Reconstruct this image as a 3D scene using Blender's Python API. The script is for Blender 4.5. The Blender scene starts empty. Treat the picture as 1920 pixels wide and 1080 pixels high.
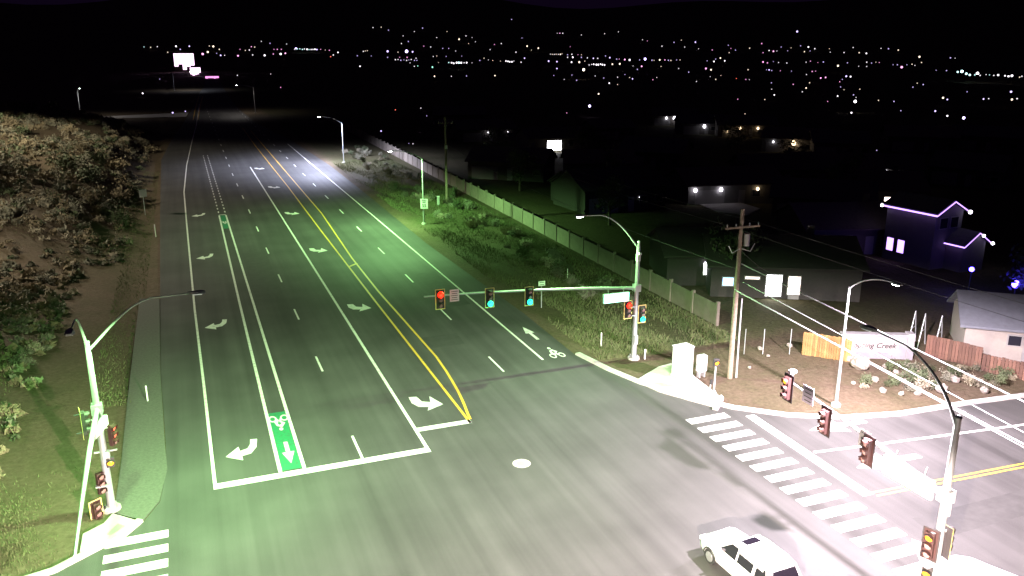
import bpy, bmesh, math, random
from mathutils import Vector, Matrix
from mathutils.geometry import tessellate_polygon
R = math.radians
random.seed(7)
scn = bpy.context.scene
col = scn.collection

# ------------------------------------------------------------------ camera
F, CX, CY, H = 1566.0, 960.0, 540.0, 21.6          # focal length in photo pixels, photo centre, camera height
PITCH = math.atan((CY - 87.0) / F)
_up = Vector((0, math.cos(PITCH), math.sin(PITCH)))
_vp = Vector((326 - CX, -(87 - CY), -F)).normalized()
_Y = (_vp - _up * _vp.dot(_up)).normalized()
_X = _Y.cross(_up)
ROT = Matrix((_X, _Y, _up))                         # camera axes -> world
cd = bpy.data.cameras.new('camera')
cam = bpy.data.objects.new('camera', cd)
col.objects.link(cam)
cam.matrix_world = Matrix.Translation((0, 0, H)) @ ROT.to_4x4()
cd.sensor_width = 36.0
cd.lens = F / 1920.0 * 36.0
cd.clip_start = 0.5
cd.clip_end = 30000
scn.camera = cam

# ------------------------------------------------------------------ night sky
w = bpy.data.worlds.new('World')
scn.world = w
w.use_nodes = True
nt = w.node_tree
sky = nt.nodes.new('ShaderNodeTexSky')
sky.sky_type = 'NISHITA'
sky.sun_disc = False
sky.sun_elevation = R(-9)
sky.sun_rotation = R(200)
glow = nt.nodes.new('ShaderNodeMix')
glow.data_type = 'RGBA'
glow.blend_type = 'ADD'
glow.inputs[0].default_value = 1.0
glow.inputs[7].default_value = (0.065, 0.024, 0.12, 1)
nt.links.new(sky.outputs[0], glow.inputs[6])
nt.links.new(glow.outputs[2], nt.nodes['Background'].inputs[0])
nt.nodes['Background'].inputs[1].default_value = 0.05
sl = bpy.data.lights.new('moon', 'SUN')
sl.energy = 0.004
sl.angle = R(0.5)
sl.color = (0.8, 0.85, 1)
so = bpy.data.objects.new('moon', sl)
col.objects.link(so)
so.rotation_euler = (R(50), 0, R(160))

scn.view_settings.view_transform = 'Standard'
scn.view_settings.look = 'None'
scn.view_settings.exposure = 0.0
scn.view_settings.gamma = 1.0
scn.cycles.use_denoising = True
scn.cycles.max_bounces = 5
scn.cycles.sample_clamp_indirect = 4.0

# ------------------------------------------------------------------ pixel helpers (a pixel gives a direction only)
CAMP = Vector((0, 0, H))
def ray(u, v): return ROT @ Vector((u - CX, -(v - CY), -F))
def G(u, v, z=0.0):
    d = ray(u, v); t = (z - H) / d.z
    p = CAMP + d * t
    return Vector((p.x, p.y, z))
def PY(u, v, y):
    d = ray(u, v); return CAMP + d * (y / d.y)
def PX(u, v, x):
    d = ray(u, v); return CAMP + d * (x / d.x)

# ------------------------------------------------------------------ materials
def mat(name, color, rough=0.8, metal=0.0, var=0.0, scale=4.0, emit=None, strength=0.0, bump=0.0, sample=True, spec=None):
    m = bpy.data.materials.new(name)
    m.use_nodes = True
    n = m.node_tree.nodes; L = m.node_tree.links
    b = n['Principled BSDF']
    b.inputs['Base Color'].default_value = (*color, 1)
    b.inputs['Roughness'].default_value = rough
    b.inputs['Metallic'].default_value = metal
    if spec is not None: b.inputs['Specular IOR Level'].default_value = spec
    if var or bump:
        tc = n.new('ShaderNodeTexCoord')
        nz = n.new('ShaderNodeTexNoise')
        nz.inputs['Scale'].default_value = scale
        nz.inputs['Detail'].default_value = 6
        nz.inputs['Roughness'].default_value = 0.65
        L.new(tc.outputs['Object'], nz.inputs['Vector'])
        if var:
            mr = n.new('ShaderNodeMapRange')
            mr.inputs[1].default_value = 0.25; mr.inputs[2].default_value = 0.75
            mr.inputs[3].default_value = 1 - var; mr.inputs[4].default_value = 1 + var
            mx = n.new('ShaderNodeVectorMath'); mx.operation = 'SCALE'
            mx.inputs[0].default_value = color
            L.new(nz.outputs[0], mr.inputs[0]); L.new(mr.outputs[0], mx.inputs['Scale'])
            L.new(mx.outputs[0], b.inputs['Base Color'])
        if bump:
            bp = n.new('ShaderNodeBump'); bp.inputs['Strength'].default_value = bump; bp.inputs['Distance'].default_value = 0.05
            L.new(nz.outputs[0], bp.inputs['Height']); L.new(bp.outputs[0], b.inputs['Normal'])
    if emit:
        b.inputs['Emission Color'].default_value = (*emit, 1)
        b.inputs['Emission Strength'].default_value = strength
        if not sample: m.cycles.emission_sampling = 'NONE'
    return m

def ground_material():
    m = bpy.data.materials.new('ground_soil')
    m.use_nodes = True
    n = m.node_tree.nodes; L = m.node_tree.links; b = n['Principled BSDF']
    b.inputs['Roughness'].default_value = 0.95
    b.inputs['Specular IOR Level'].default_value = 0.1
    g = n.new('ShaderNodeNewGeometry')
    def noise(scale, detail=6):
        z = n.new('ShaderNodeTexNoise'); z.inputs['Scale'].default_value = scale; z.inputs['Detail'].default_value = detail
        z.inputs['Roughness'].default_value = 0.7
        L.new(g.outputs['Position'], z.inputs['Vector']); return z
    def ramp(src, a, bb):
        r = n.new('ShaderNodeMapRange'); r.inputs[1].default_value = a; r.inputs[2].default_value = bb
        L.new(src, r.inputs[0]); return r
    def mix(fac, a, c):
        x = n.new('ShaderNodeMix'); x.data_type = 'RGBA'
        L.new(fac, x.inputs[0])
        for i, s in ((6, a), (7, c)):
            if isinstance(s, tuple): x.inputs[i].default_value = (*s, 1)
            else: L.new(s, x.inputs[i])
        return x.outputs[2]
    fine = noise(3.5, 8); mid = noise(0.35); big = noise(0.06)
    dirt = mix(ramp(fine.outputs[0], .3, .7).outputs[0], (.075, .052, .036), (.15, .115, .082))
    grass = mix(ramp(fine.outputs[0], .3, .7).outputs[0], (.028, .030, .013), (.085, .088, .042))
    # the verge north of the corner carries dry grass, elsewhere it comes in patches
    sx = n.new('ShaderNodeSeparateXYZ'); L.new(g.outputs['Position'], sx.inputs[0])
    vx = ramp(sx.outputs[0], 25.5, 27.5); vy = ramp(sx.outputs[1], 46.0, 52.0)
    mu = n.new('ShaderNodeMath'); mu.operation = 'MULTIPLY'
    L.new(vx.outputs[0], mu.inputs[0]); L.new(vy.outputs[0], mu.inputs[1])
    pa = ramp(mid.outputs[0], .42, .62)
    ad = n.new('ShaderNodeMath'); ad.operation = 'MULTIPLY_ADD'; ad.use_clamp = True
    L.new(mu.outputs[0], ad.inputs[0]); ad.inputs[1].default_value = 0.75
    mm = n.new('ShaderNodeMath'); mm.operation = 'MULTIPLY'; mm.inputs[1].default_value = 0.5
    L.new(pa.outputs[0], mm.inputs[0]); L.new(mm.outputs[0], ad.inputs[2])
    c = mix(ad.outputs[0], dirt, grass)
    c = mix(ramp(big.outputs[0], .35, .7).outputs[0], c, mix(ramp(mid.outputs[0], .3, .7).outputs[0], c, (.11, .085, .055)))
    L.new(c, b.inputs['Base Color'])
    bp = n.new('ShaderNodeBump'); bp.inputs['Strength'].default_value = 0.8; bp.inputs['Distance'].default_value = 0.12
    L.new(fine.outputs[0], bp.inputs['Height']); L.new(bp.outputs[0], b.inputs['Normal'])
    return m

def asphalt_material():
    m = bpy.data.materials.new('asphalt')
    m.use_nodes = True
    n = m.node_tree.nodes; L = m.node_tree.links; b = n['Principled BSDF']
    g = n.new('ShaderNodeNewGeometry')
    def noise(sx, sy, scale, detail=5):
        mp = n.new('ShaderNodeMapping'); mp.inputs['Scale'].default_value = (sx, sy, 1)
        L.new(g.outputs['Position'], mp.inputs['Vector'])
        z = n.new('ShaderNodeTexNoise'); z.inputs['Scale'].default_value = scale; z.inputs['Detail'].default_value = detail
        L.new(mp.outputs[0], z.inputs['Vector']); return z.outputs[0]
    def rng(src, lo, hi, a=.3, c=.7):
        r = n.new('ShaderNodeMapRange'); r.inputs[1].default_value = a; r.inputs[2].default_value = c
        r.inputs[3].default_value = lo; r.inputs[4].default_value = hi
        L.new(src, r.inputs[0]); return r.outputs[0]
    def mul(a, c):
        x = n.new('ShaderNodeMath'); x.operation = 'MULTIPLY'; L.new(a, x.inputs[0]); L.new(c, x.inputs[1]); return x.outputs[0]
    streak = rng(noise(1, .022, 1.1), .80, 1.22)       # wheel tracks along the road
    blot = rng(noise(1, 1, .22), .82, 1.18)
    grain = rng(noise(1, 1, 40, 3), .72, 1.28)
    v = mul(mul(streak, blot), grain)
    sc_ = n.new('ShaderNodeVectorMath'); sc_.operation = 'SCALE'; sc_.inputs[0].default_value = (.062, .060, .059)
    L.new(v, sc_.inputs['Scale']); L.new(sc_.outputs[0], b.inputs['Base Color'])
    b.inputs['Roughness'].default_value = 0.78
    b.inputs['Specular IOR Level'].default_value = 0.3
    bp = n.new('ShaderNodeBump'); bp.inputs['Strength'].default_value = 0.25; bp.inputs['Distance'].default_value = 0.02
    L.new(noise(1, 1, 25, 4), bp.inputs['Height']); L.new(bp.outputs[0], b.inputs['Normal'])
    return m

def paint_material(name, color, under=(.06, .058, .057), wear=.5, scale=5.0):
    m = bpy.data.materials.new(name)
    m.use_nodes = True
    n = m.node_tree.nodes; L = m.node_tree.links; b = n['Principled BSDF']
    g = n.new('ShaderNodeNewGeometry')
    z = n.new('ShaderNodeTexNoise'); z.inputs['Scale'].default_value = scale; z.inputs['Detail'].default_value = 8; z.inputs['Roughness'].default_value = .8
    L.new(g.outputs['Position'], z.inputs['Vector'])
    r = n.new('ShaderNodeMapRange'); r.inputs[1].default_value = .50; r.inputs[2].default_value = .66; r.inputs[4].default_value = wear
    L.new(z.outputs[0], r.inputs[0])
    x = n.new('ShaderNodeMix'); x.data_type = 'RGBA'
    x.inputs[6].default_value = (*color, 1); x.inputs[7].default_value = (*under, 1)
    L.new(r.outputs[0], x.inputs[0]); L.new(x.outputs[2], b.inputs['Base Color'])
    b.inputs['Roughness'].default_value = .6
    return m

M = {}
M['ground'] = ground_material()
M['asphalt'] = asphalt_material()
M['white_paint'] = paint_material('white_road_paint', (.74, .74, .70), wear=.62, scale=3.2)
M['yellow_paint'] = paint_material('yellow_road_paint', (.70, .42, .05))
M['green_paint'] = paint_material('green_road_paint', (.02, .19, .09), wear=.8)
M['concrete'] = mat('concrete', (.42, .40, .37), .9, var=.18, scale=2.5, bump=.2)
M['kerb'] = mat('kerb_concrete', (.40, .385, .36), .9, var=.25, scale=1.6, bump=.2)
M['patch'] = mat('asphalt_patch', (.056, .0545, .0535), .8, var=.2, scale=1.5, spec=.3)
M['tyre_mark'] = mat('rubber_on_asphalt', (.048, .0465, .0455), .95, var=.3, scale=3, spec=.05)
M['seal'] = mat('asphalt_seal', (.038, .037, .036), .95, var=.2, spec=.05)
M['galv'] = mat('galvanised_steel', (.50, .52, .53), .45, .55, var=.12, scale=3)
M['darkmetal'] = mat('dark_metal', (.045, .045, .05), .5, .6)
M['housing'] = mat('signal_housing', (.035, .03, .03), .55, var=.15, scale=8)
M['housing_red'] = mat('weathered_signal_housing', (.045, .018, .016), .6, var=.2, scale=8)
M['reflect'] = mat('reflective_border', (.75, .62, .20), .4)
M['lens_off'] = mat('unlit_lens', (.30, .18, .16), .25)
M['red'] = mat('red_light', (.3, .02, .01), .3, emit=(1, .010, .003), strength=9.0)
M['green'] = mat('green_light', (.02, .3, .2), .3, emit=(.02, 1, .52), strength=4.5)
M['amber'] = mat('amber_light', (.3, .15, .01), .3, emit=(1, .36, .02), strength=3)
M['dimred'] = mat('dim_red_light', (.3, .05, .03), .3, emit=(1, .16, .08), strength=2.2)
M['sign_green_lit'] = mat('lit_sign_face', (.6, .9, .8), .4, emit=(.30, 1, .78), strength=6)
M['sign_white_lit'] = mat('lit_white_sign_face', (.8, .9, 1), .4, emit=(.72, .95, 1), strength=26)
M['sign_white'] = mat('white_sign', (.78, .78, .78), .45)
M['sign_pink'] = mat('white_sign_sheet', (.72, .62, .74), .5)
M['black'] = mat('black_lettering', (.02, .02, .02), .6)
M['sign_back'] = mat('bare_aluminium', (.38, .36, .35), .5, .5)
M['cab_white'] = mat('white_cabinet', (.60, .60, .60), .5, var=.05, scale=1.5)
M['wood_pole'] = mat('weathered_wood', (.20, .155, .115), .9, var=.35, scale=6, bump=.3)
M['cedar'] = mat('cedar_board', (.24, .13, .045), .85, var=.3, scale=5, bump=.2)
M['redfence'] = mat('red_stained_board', (.11, .055, .038), .85, var=.3, scale=4)
M['wall_panel'] = mat('precast_wall_panel', (.185, .155, .125), .9, var=.2, scale=1.2, bump=.3)
M['wire'] = mat('cable', (.55, .55, .56), .5, .2)
M['wire_dark'] = mat('dark_cable', (.06, .06, .06), .6)
M['delin'] = mat('white_plastic', (.75, .75, .72), .5)
M['stone'] = mat('rock', (.24, .21, .18), .95, var=.35, scale=2.2, bump=.5)
M['monument'] = mat('grey_stucco', (.24, .225, .235), .9, var=.12, scale=3, bump=.15)
M['leaf1'] = mat('sage_leaf', (.16, .155, .11), .85)
M['leaf2'] = mat('green_leaf', (.075, .095, .045), .8)
M['leaf3'] = mat('dry_brush', (.19, .155, .095), .9)
M['leaf4'] = mat('pale_rabbitbrush', (.27, .24, .17), .9)
M['twig'] = mat('twig', (.12, .085, .055), .9)
M['grass'] = mat('grass_blade', (.10, .115, .045), .85)
M['bark'] = mat('bark', (.09, .07, .05), .95, var=.3, scale=5)
M['car_white'] = mat('white_car_paint', (.82, .82, .82), .22, 0.0, var=.02)
M['car_dark'] = mat('dark_car_paint', (.04, .04, .05), .3)
M['glass'] = mat('tinted_glass', (.012, .010, .016), .08, spec=.8)
M['tyre'] = mat('tyre_rubber', (.02, .02, .02), .85)
M['rim'] = mat('alloy_rim', (.55, .55, .57), .3, .8)
M['tail'] = mat('tail_lamp', (.30, .015, .03), .25, emit=(1, .05, .15), strength=.5)
M['headlight'] = mat('headlight', (1, 1, 1), .2, emit=(1, .9, 1), strength=60)
M['plastic_black'] = mat('black_trim', (.02, .02, .02), .6)
M['lens_flat'] = mat('shielded_lens', (.5, .5, .5), .4, emit=(.9, 1, .9), strength=.35)
M['lamp_lens'] = mat('luminaire_lens', (.9, .9, .9), .3, emit=(.95, 1, .92), strength=60)
M['stucco'] = [mat('stucco_%d' % i, c, .9, var=.1, scale=1.5) for i, c in enumerate([(.13, .115, .10), (.17, .165, .155), (.11, .10, .095), (.15, .135, .12)])]
M['roof'] = [mat('shingle_%d' % i, c, .9, var=.25, scale=3) for i, c in enumerate([(.10, .09, .085), (.14, .115, .10), (.09, .09, .10)])]
M['shed_roof'] = mat('shed_roof', (.19, .20, .23), .8, var=.15, scale=2)
M['window_dark'] = mat('dark_window', (.02, .02, .03), .1, spec=.7)
M['window_lit'] = mat('lit_window', (.9, .8, .7), .5, emit=(1, .80, .72), strength=6)
M['window_white'] = mat('bright_window', (.9, .9, .9), .5, emit=(.95, .93, 1), strength=14)
M['window_blue'] = mat('blue_window', (.3, .4, .9), .5, emit=(.30, .55, 1), strength=5)
M['shade_darkened_siding'] = mat('shade_darkened_siding', (.05, .045, .04), .9, var=.15)  # night shade put into the colour of walls and roofs the lamps overlight
M['trim'] = mat('pale_trim', (.30, .29, .28), .6)
M['led_violet'] = mat('violet_led_strip', (.6, .5, .9), .4, emit=(.50, .28, 1), strength=3.2)
M['led_spot'] = mat('white_led', (.9, .9, 1), .4, emit=(.9, .85, 1), strength=9)
M['blue_glow'] = mat('blue_lamp', (.1, .1, .9), .4, emit=(.05, .03, 1), strength=45)
M['porch_w'] = mat('white_porch_lamp', (.9, .9, .9), .4, emit=(.90, .88, 1), strength=5)
M['porch_y'] = mat('warm_porch_lamp', (.9, .8, .6), .4, emit=(1, .72, .42), strength=5)
FARC = {'w': (1, .93, 1), 'v': (.62, .50, 1), 'y': (1, .82, .62), 'p': (1, .40, .80), 'r': (1, .18, .12), 'g': (.35, 1, .72), 'c': (.60, 1, 1)}
for k, c in FARC.items():
    for tier, st in (('S', 1.4), ('M', 2.6), ('L', 7.0)):
        M['far_' + k + tier] = mat('far_lamp_' + k + tier, c, .5, emit=c, strength=st, sample=False)
M['glare_glow'] = mat('glare_front', (.9, .8, .9), .6, emit=(1, .62, .95), strength=3, sample=False)  # glow of the blocks that stand in for headlight glare

def vary_pieces(m, amount):
    n = m.node_tree.nodes; L = m.node_tree.links; b = n['Principled BSDF']
    src = b.inputs['Base Color'].links[0].from_socket
    oi = n.new('ShaderNodeObjectInfo'); mr = n.new('ShaderNodeMapRange')
    mr.inputs[3].default_value = 1 - amount; mr.inputs[4].default_value = 1 + amount
    sc_ = n.new('ShaderNodeVectorMath'); sc_.operation = 'SCALE'
    L.new(oi.outputs['Random'], mr.inputs[0]); L.new(src, sc_.inputs[0]); L.new(mr.outputs[0], sc_.inputs['Scale']); L.new(sc_.outputs[0], b.inputs['Base Color'])
for k_, a_ in (('wall_panel', .22), ('cedar', .3), ('redfence', .3)): vary_pieces(M[k_], a_)

# ------------------------------------------------------------------ mesh builder
class MB:
    def __init__(self): self.v = []; self.f = []; self.m = []; self.smooth = []
    def add(self, vs, fs, mi=0, sm=False):
        o = len(self.v)
        self.v += [tuple(p) for p in vs]
        for f in fs:
            self.f.append([i + o for i in f]); self.m.append(mi); self.smooth.append(sm)
        return self
    def box(self, c, s, rz=0.0, mi=0, rot=None):
        x, y, z = (a / 2 for a in s)
        vs = [Vector(p) for p in ((-x,-y,-z),(x,-y,-z),(x,y,-z),(-x,y,-z),(-x,-y,z),(x,-y,z),(x,y,z),(-x,y,z))]
        r = rot if rot is not None else Matrix.Rotation(rz, 3, 'Z')
        vs = [r @ p + Vector(c) for p in vs]
        return self.add(vs, [(3,2,1,0),(4,5,6,7),(0,1,5,4),(1,2,6,5),(2,3,7,6),(3,0,4,7)], mi)
    def tube(self, pts, rad, n=8, mi=0, caps=True):
        pts = [Vector(p) for p in pts]
        if not isinstance(rad, (list, tuple)): rad = [rad] * len(pts)
        vs = []; prev = None
        for i, p in enumerate(pts):
            t = (pts[min(i + 1, len(pts) - 1)] - pts[max(i - 1, 0)]).normalized()
            if prev is None:
                a = Vector((1, 0, 0)) if abs(t.x) < .9 else Vector((0, 1, 0))
                u = t.cross(a).normalized()
            else:
                u = (prev - t * prev.dot(t)).normalized()
            prev = u; w_ = t.cross(u)
            for k in range(n):
                a = 2 * math.pi * k / n
                vs.append(p + (u * math.cos(a) + w_ * math.sin(a)) * rad[i])
        fs = []
        for i in range(len(pts) - 1):
            for k in range(n):
                fs.append((i*n+k, i*n+(k+1) % n, (i+1)*n+(k+1) % n, (i+1)*n+k))
        self.add(vs, fs, mi, True)
        if caps:
            self.add([vs[k] for k in range(n)], [tuple(range(n))[::-1]], mi)
            self.add([vs[(len(pts)-1)*n+k] for k in range(n)], [tuple(range(n))], mi)
        return self
    def sphere(self, c, r, n=8, mi=0, sq=(1, 1, 1)):
        c = Vector(c); vs = []; rings = n // 2 + 1
        for i in range(1, rings):
            th = math.pi * i / rings
            for k in range(n):
                a = 2 * math.pi * k / n
                vs.append(c + Vector((math.sin(th)*math.cos(a)*sq[0], math.sin(th)*math.sin(a)*sq[1], math.cos(th)*sq[2])) * r)
        t = len(vs); vs += [c + Vector((0, 0, r*sq[2])), c - Vector((0, 0, r*sq[2]))]
        fs = []
        for k in range(n):
            fs.append((t, k, (k+1) % n)); fs.append((t+1, (rings-2)*n+(k+1) % n, (rings-2)*n+k))
        for i in range(rings - 2):
            for k in range(n):
                fs.append((i*n+k, (i+1)*n+k, (i+1)*n+(k+1) % n, i*n+(k+1) % n))
        return self.add(vs, fs, mi, True)
    def poly(self, pts, mi=0):
        pts = [Vector(p) for p in pts]
        tri = tessellate_polygon([pts])
        fs = []
        for t in tri:
            a, b, c = (pts[i] for i in t)
            nz = (b - a).cross(c - a).z
            fs.append(tuple(t) if nz >= 0 else tuple(reversed(t)))
        return self.add(pts, fs, mi)
    def prism(self, pts, z0, z1, mi=0):
        top = [Vector((p[0], p[1], z1)) for p in pts]; bot = [Vector((p[0], p[1], z0)) for p in pts]
        area = sum(top[i].x * top[(i+1) % len(top)].y - top[(i+1) % len(top)].x * top[i].y for i in range(len(top)))
        if area < 0: top.reverse(); bot.reverse()
        self.poly(top, mi)
        n = len(top)
        self.add(bot + top, [(i, (i+1) % n, n + (i+1) % n, n + i) for i in range(n)], mi)
        return self
    def build(self, name, mats, parent=None, world=False, bevel=0.0):
        me = bpy.data.meshes.new(name)
        vs = self.v
        if world and parent is not None:
            p = parent
            while p.parent: p = p.parent
            o = p.location
            vs = [(a[0]-o.x, a[1]-o.y, a[2]-o.z) for a in vs]
        me.from_pydata(vs, [], self.f)
        if not isinstance(mats, (list, tuple)): mats = [mats]
        for m_ in mats: me.materials.append(m_)
        me.polygons.foreach_set('material_index', self.m)
        me.polygons.foreach_set('use_smooth', self.smooth)
        me.update()
        ob = bpy.data.objects.new(name, me)
        col.objects.link(ob)
        ob.parent = parent
        if bevel:
            bm = bmesh.new(); bm.from_mesh(me)
            bmesh.ops.remove_doubles(bm, verts=bm.verts, dist=1e-5)
            bmesh.ops.bevel(bm, geom=[e for e in bm.edges if e.is_manifold and e.calc_face_angle(0) > .5], offset=bevel, segments=2, affect='EDGES', profile=.5)
            bm.to_mesh(me); bm.free()
        return ob

def tag(o, label, cat, group=None):
    o['label'] = label; o['category'] = cat
    if group: o['group'] = group
    return o
def thing(name, label, cat, loc=(0, 0, 0), rz=0.0, group=None):
    o = bpy.data.objects.new(name, None)
    o.empty_display_size = .3
    col.objects.link(o)
    o.location = loc; o.rotation_euler = (0, 0, rz)
    return tag(o, label, cat, group)
def structure(name, mb, m):
    o = mb.build(name, m); o['kind'] = 'structure'; return o
def copy_tree(o, parent=None):
    c = o.copy(); col.objects.link(c); c.parent = parent
    for ch in list(o.children): copy_tree(ch, c)
    return c
def lamp_light(parent, loc, color, power, size=160, blend=.40, soft=.15, aim=None):
    ld = bpy.data.lights.new('lamp_glow', 'SPOT')
    ld.energy = power; ld.color = color; ld.spot_size = R(size); ld.spot_blend = blend; ld.shadow_soft_size = soft
    if aim is None:                       # street luminaires throw more light sideways than straight down
        ld.use_nodes = True
        n = ld.node_tree.nodes; L = ld.node_tree.links
        em = next(q for q in n if q.type == 'EMISSION')
        tc = n.new('ShaderNodeTexCoord'); sp = n.new('ShaderNodeSeparateXYZ')
        ab = n.new('ShaderNodeMath'); ab.operation = 'ABSOLUTE'
        mx = n.new('ShaderNodeMath'); mx.operation = 'MAXIMUM'; mx.inputs[1].default_value = .3
        pw = n.new('ShaderNodeMath'); pw.operation = 'POWER'; pw.inputs[1].default_value = -1.0
        L.new(tc.outputs['Normal'], sp.inputs[0]); L.new(sp.outputs[2], ab.inputs[0]); L.new(ab.outputs[0], mx.inputs[0])
        L.new(mx.outputs[0], pw.inputs[0]); L.new(pw.outputs[0], em.inputs['Strength'])
    lo = bpy.data.objects.new('lamp_glow', ld)
    col.objects.link(lo)
    p = parent
    while p is not None and p.parent: p = p.parent
    off = Vector(p.location) if p is not None else Vector((0, 0, 0))
    lo.parent = p; lo.location = Vector(loc) - off
    if aim is not None:
        lo.rotation_euler = (Vector(aim) - Vector(loc)).to_track_quat('-Z', 'Y').to_euler()
    return lo
def smooth(a, b, x):
    t = max(0.0, min(1.0, (x - a) / (b - a))); return t * t * (3 - 2 * t)

# ------------------------------------------------------------------ terrain
def terrain(x, y):
    z = -0.04
    t = -x - 7.5
    if t > 0:
        k = (smooth(30, 75, y) * .85 + .15) * (1 - smooth(245, 285, y))
        z += k * (min(t, 60) * .06 + .4 * math.sin(x * .13 + y * .05) * smooth(0, 10, t))
        kb = smooth(78, 125, y) * (1 - smooth(215, 275, y))
        z += kb * (min(t, 8) * .52 * smooth(-1, 5, t) + max(0, min(t - 8, 45)) * .17 + .35 * math.sin(y * .23 + x * .4) * smooth(2, 8, t))
    d = -x - 5.6
    if y > 52: z -= .35 * math.exp(-(d / 1.1) ** 2) * smooth(52, 60, y)
    t = x - 43
    if t > 0:
        z -= min(t * .02, 1.2) * smooth(0, 20, t)
    t = x - 27.5
    if 0 < t < 9 and y > 52: z += .12 * math.sin(y * .4 + x) * smooth(0, 3, t) * smooth(9, 7, t)
    return z
def axis(lo, hi, step, far, n):
    a = [lo + i * step for i in range(int((hi - lo) / step) + 1)]
    r = (far - (hi - lo) * 0) ; g = [(1.45 ** i) * step for i in range(1, n)]
    s = hi; up = []
    for d in g:
        s += d; up.append(s)
    s = lo; dn = []
    for d in g:
        s -= d; dn.append(s)
    return dn[::-1] + a + up
xs = axis(-70, 80, 1.5, 9000, 20); ys = axis(-30, 270, 2.5, 9000, 19)
mb = MB()
nx, ny = len(xs), len(ys)
mb.v = [(x, y, terrain(x, y)) for y in ys for x in xs]
for j in range(ny - 1):
    for i in range(nx - 1):
        mb.f.append((j*nx+i, j*nx+i+1, (j+1)*nx+i+1, (j+1)*nx+i)); mb.m.append(0); mb.smooth.append(True)
structure('ground', mb, M['ground'])

HR0, HS = 3000.0, .085
mb = MB()
na, nr = 60, 14
for j in range(nr):
    r = HR0 - 150 + 5200 * (j / (nr - 1)) ** 1.3
    for i in range(na):
        a = R(-30 + 110 * i / (na - 1))
        z = max(-8.0, (r - HR0) * HS)
        if j > 8: z += 60 * math.sin(a * 9) * (j - 8) / 5 + 35 * math.sin(a * 23 + 1) * (j - 8) / 5
        mb.v.append((math.sin(a) * r, math.cos(a) * r, z))
for j in range(nr - 1):
    for i in range(na - 1):
        mb.f.append((j*na+i, j*na+i+1, (j+1)*na+i+1, (j+1)*na+i)[::-1]); mb.m.append(0); mb.smooth.append(True)
structure('hills', mb, M['ground'])

# ------------------------------------------------------------------ road
left = [(-160, 33), (-40, 34.6), (-9.5, 35.2), (-7, 35.8), (-5.1, 37.2), (-3.6, 38.8), (-2.9, 40.5), (-2.6, 43.9), (-2.7, 47.3), (-3.1, 58.7), (-3.4, 77.8), (-4, 120), (-4.6, 180), (-3, 215), (0, 260), (4, 330), (8, 420), (13, 500), (17, 600), (15, 720), (8, 860), (0, 1000)]
right = [(10, 1000), (19, 860), (26, 720), (26, 600), (23, 500), (21, 420), (19.5, 330), (20, 262), (24, 205), (25.2, 160), (25, 120), (24.6, 90), (25.2, 62), (25.0, 51.6), (25.7, 48), (26.6, 45), (28.0, 42.2), (30, 39.4), (32.5, 37.2), (35.5, 35.7), (39, 34.9), (44, 34.6), (52, 33.8), (90, 31), (200, 26),
         (200, 12), (90, 17), (52, 19.5), (34, 19.8), (31.2, 20.2), (30.3, 22.5), (28.9, 22.9), (25.6, 22.2), (23.6, 20), (22.6, 15), (22.6, -60), (-3, -60), (-3, 4), (-5, 9), (-9, 12), (-40, 13), (-160, 11)]
road = structure('road', MB().poly([(x, y, 0.0) for x, y in left + right]), M['asphalt'])
# side street crossing further up the road
structure('side_street', MB().poly([(-60, 292, .02), (-60, 300, .02), (-20, 303, .02), (1, 309, .02), (2.4, 309, .02), (1.4, 291, .02), (-20, 293, .02)]), M['concrete'])

Z = .006
def mark(name, pts, m='white_paint', z=Z):
    return MB().poly([(p[0], p[1], z) for p in pts]).build(name, M[m], road)
def line(name, pts, width, m='white_paint', z=Z):
    pts = [Vector((p[0], p[1], 0)) for p in pts]
    L_, R_ = [], []
    for i, p in enumerate(pts):
        t = (pts[min(i+1, len(pts)-1)] - pts[max(i-1, 0)]).normalized()
        nrm = Vector((-t.y, t.x, 0)) * width / 2
        L_.append(p + nrm); R_.append(p - nrm)
    b = MB()
    for i in range(len(pts) - 1):
        b.add([(q.x, q.y, z) for q in (R_[i], R_[i+1], L_[i+1], L_[i])], [(0, 1, 2, 3)])
    return b.build(name, M[m], road)
def gp(l): return [G(u, v) for u, v in l]
line('edge_line', [Vector((-.3, 41.36, 0))] + gp([(382, 720), (365, 580), (350, 420), (345, 360), (350, 310), (360, 265), (368, 235), (374, 195)]), .17)
line('bike_lane_line', [(2.98, 41.4), (3.1, 73.5), (3.35, 116)], .19)
line('bike_lane_line', [(4.22, 41.4), (4.22, 73.5), (4.2, 116)], .19)
for k in range(26):
    y = 118 + k * 2.6
    line('dotted_line', [(3.36, y), (3.37, y + 1.1)], .16); line('dotted_line', [(4.2, y), (4.2, y + 1.1)], .16)
line('dotted_line', [(3.35, 116.4), (4.2, 116.4)], .3)
line('stop_bar', [(-.38, 41.05), (11.05, 41.05)], .58)
line('stop_bar', [(11.06, 43.7), (14.35, 43.7)], .52)
line('turn_lane_line', [(10.95, 41.35), (10.98, 70), (11.0, 163)], .2)
line('lane_dash', [(7.33, 41.36), (7.33, 44.3)], .14)
y = 55.0
while y < 330:
    line('lane_dash', [(7.33 + max(0, y - 150) * .008, y), (7.33 + max(0, y - 150) * .008, y + 3.1)], .14); y += 12.2
y = 50.4
while y < 330:
    line('lane_dash', [(19.0, y), (19.0, y + 3.1)], .14); y += 12.2
line('yellow_line', gp([(882, 793), (700, 560), (600, 430), (540, 350), (480, 275), (455, 240)]), .17, 'yellow_paint')
line('yellow_line', gp([(882, 786), (877, 776), (869, 755), (858, 732), (847, 713), (836, 695), (818, 669), (795, 643), (758, 601), (710, 547), (660, 484), (603, 400), (500, 280), (470, 245)]), .17, 'yellow_paint', z=.0085)
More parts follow.
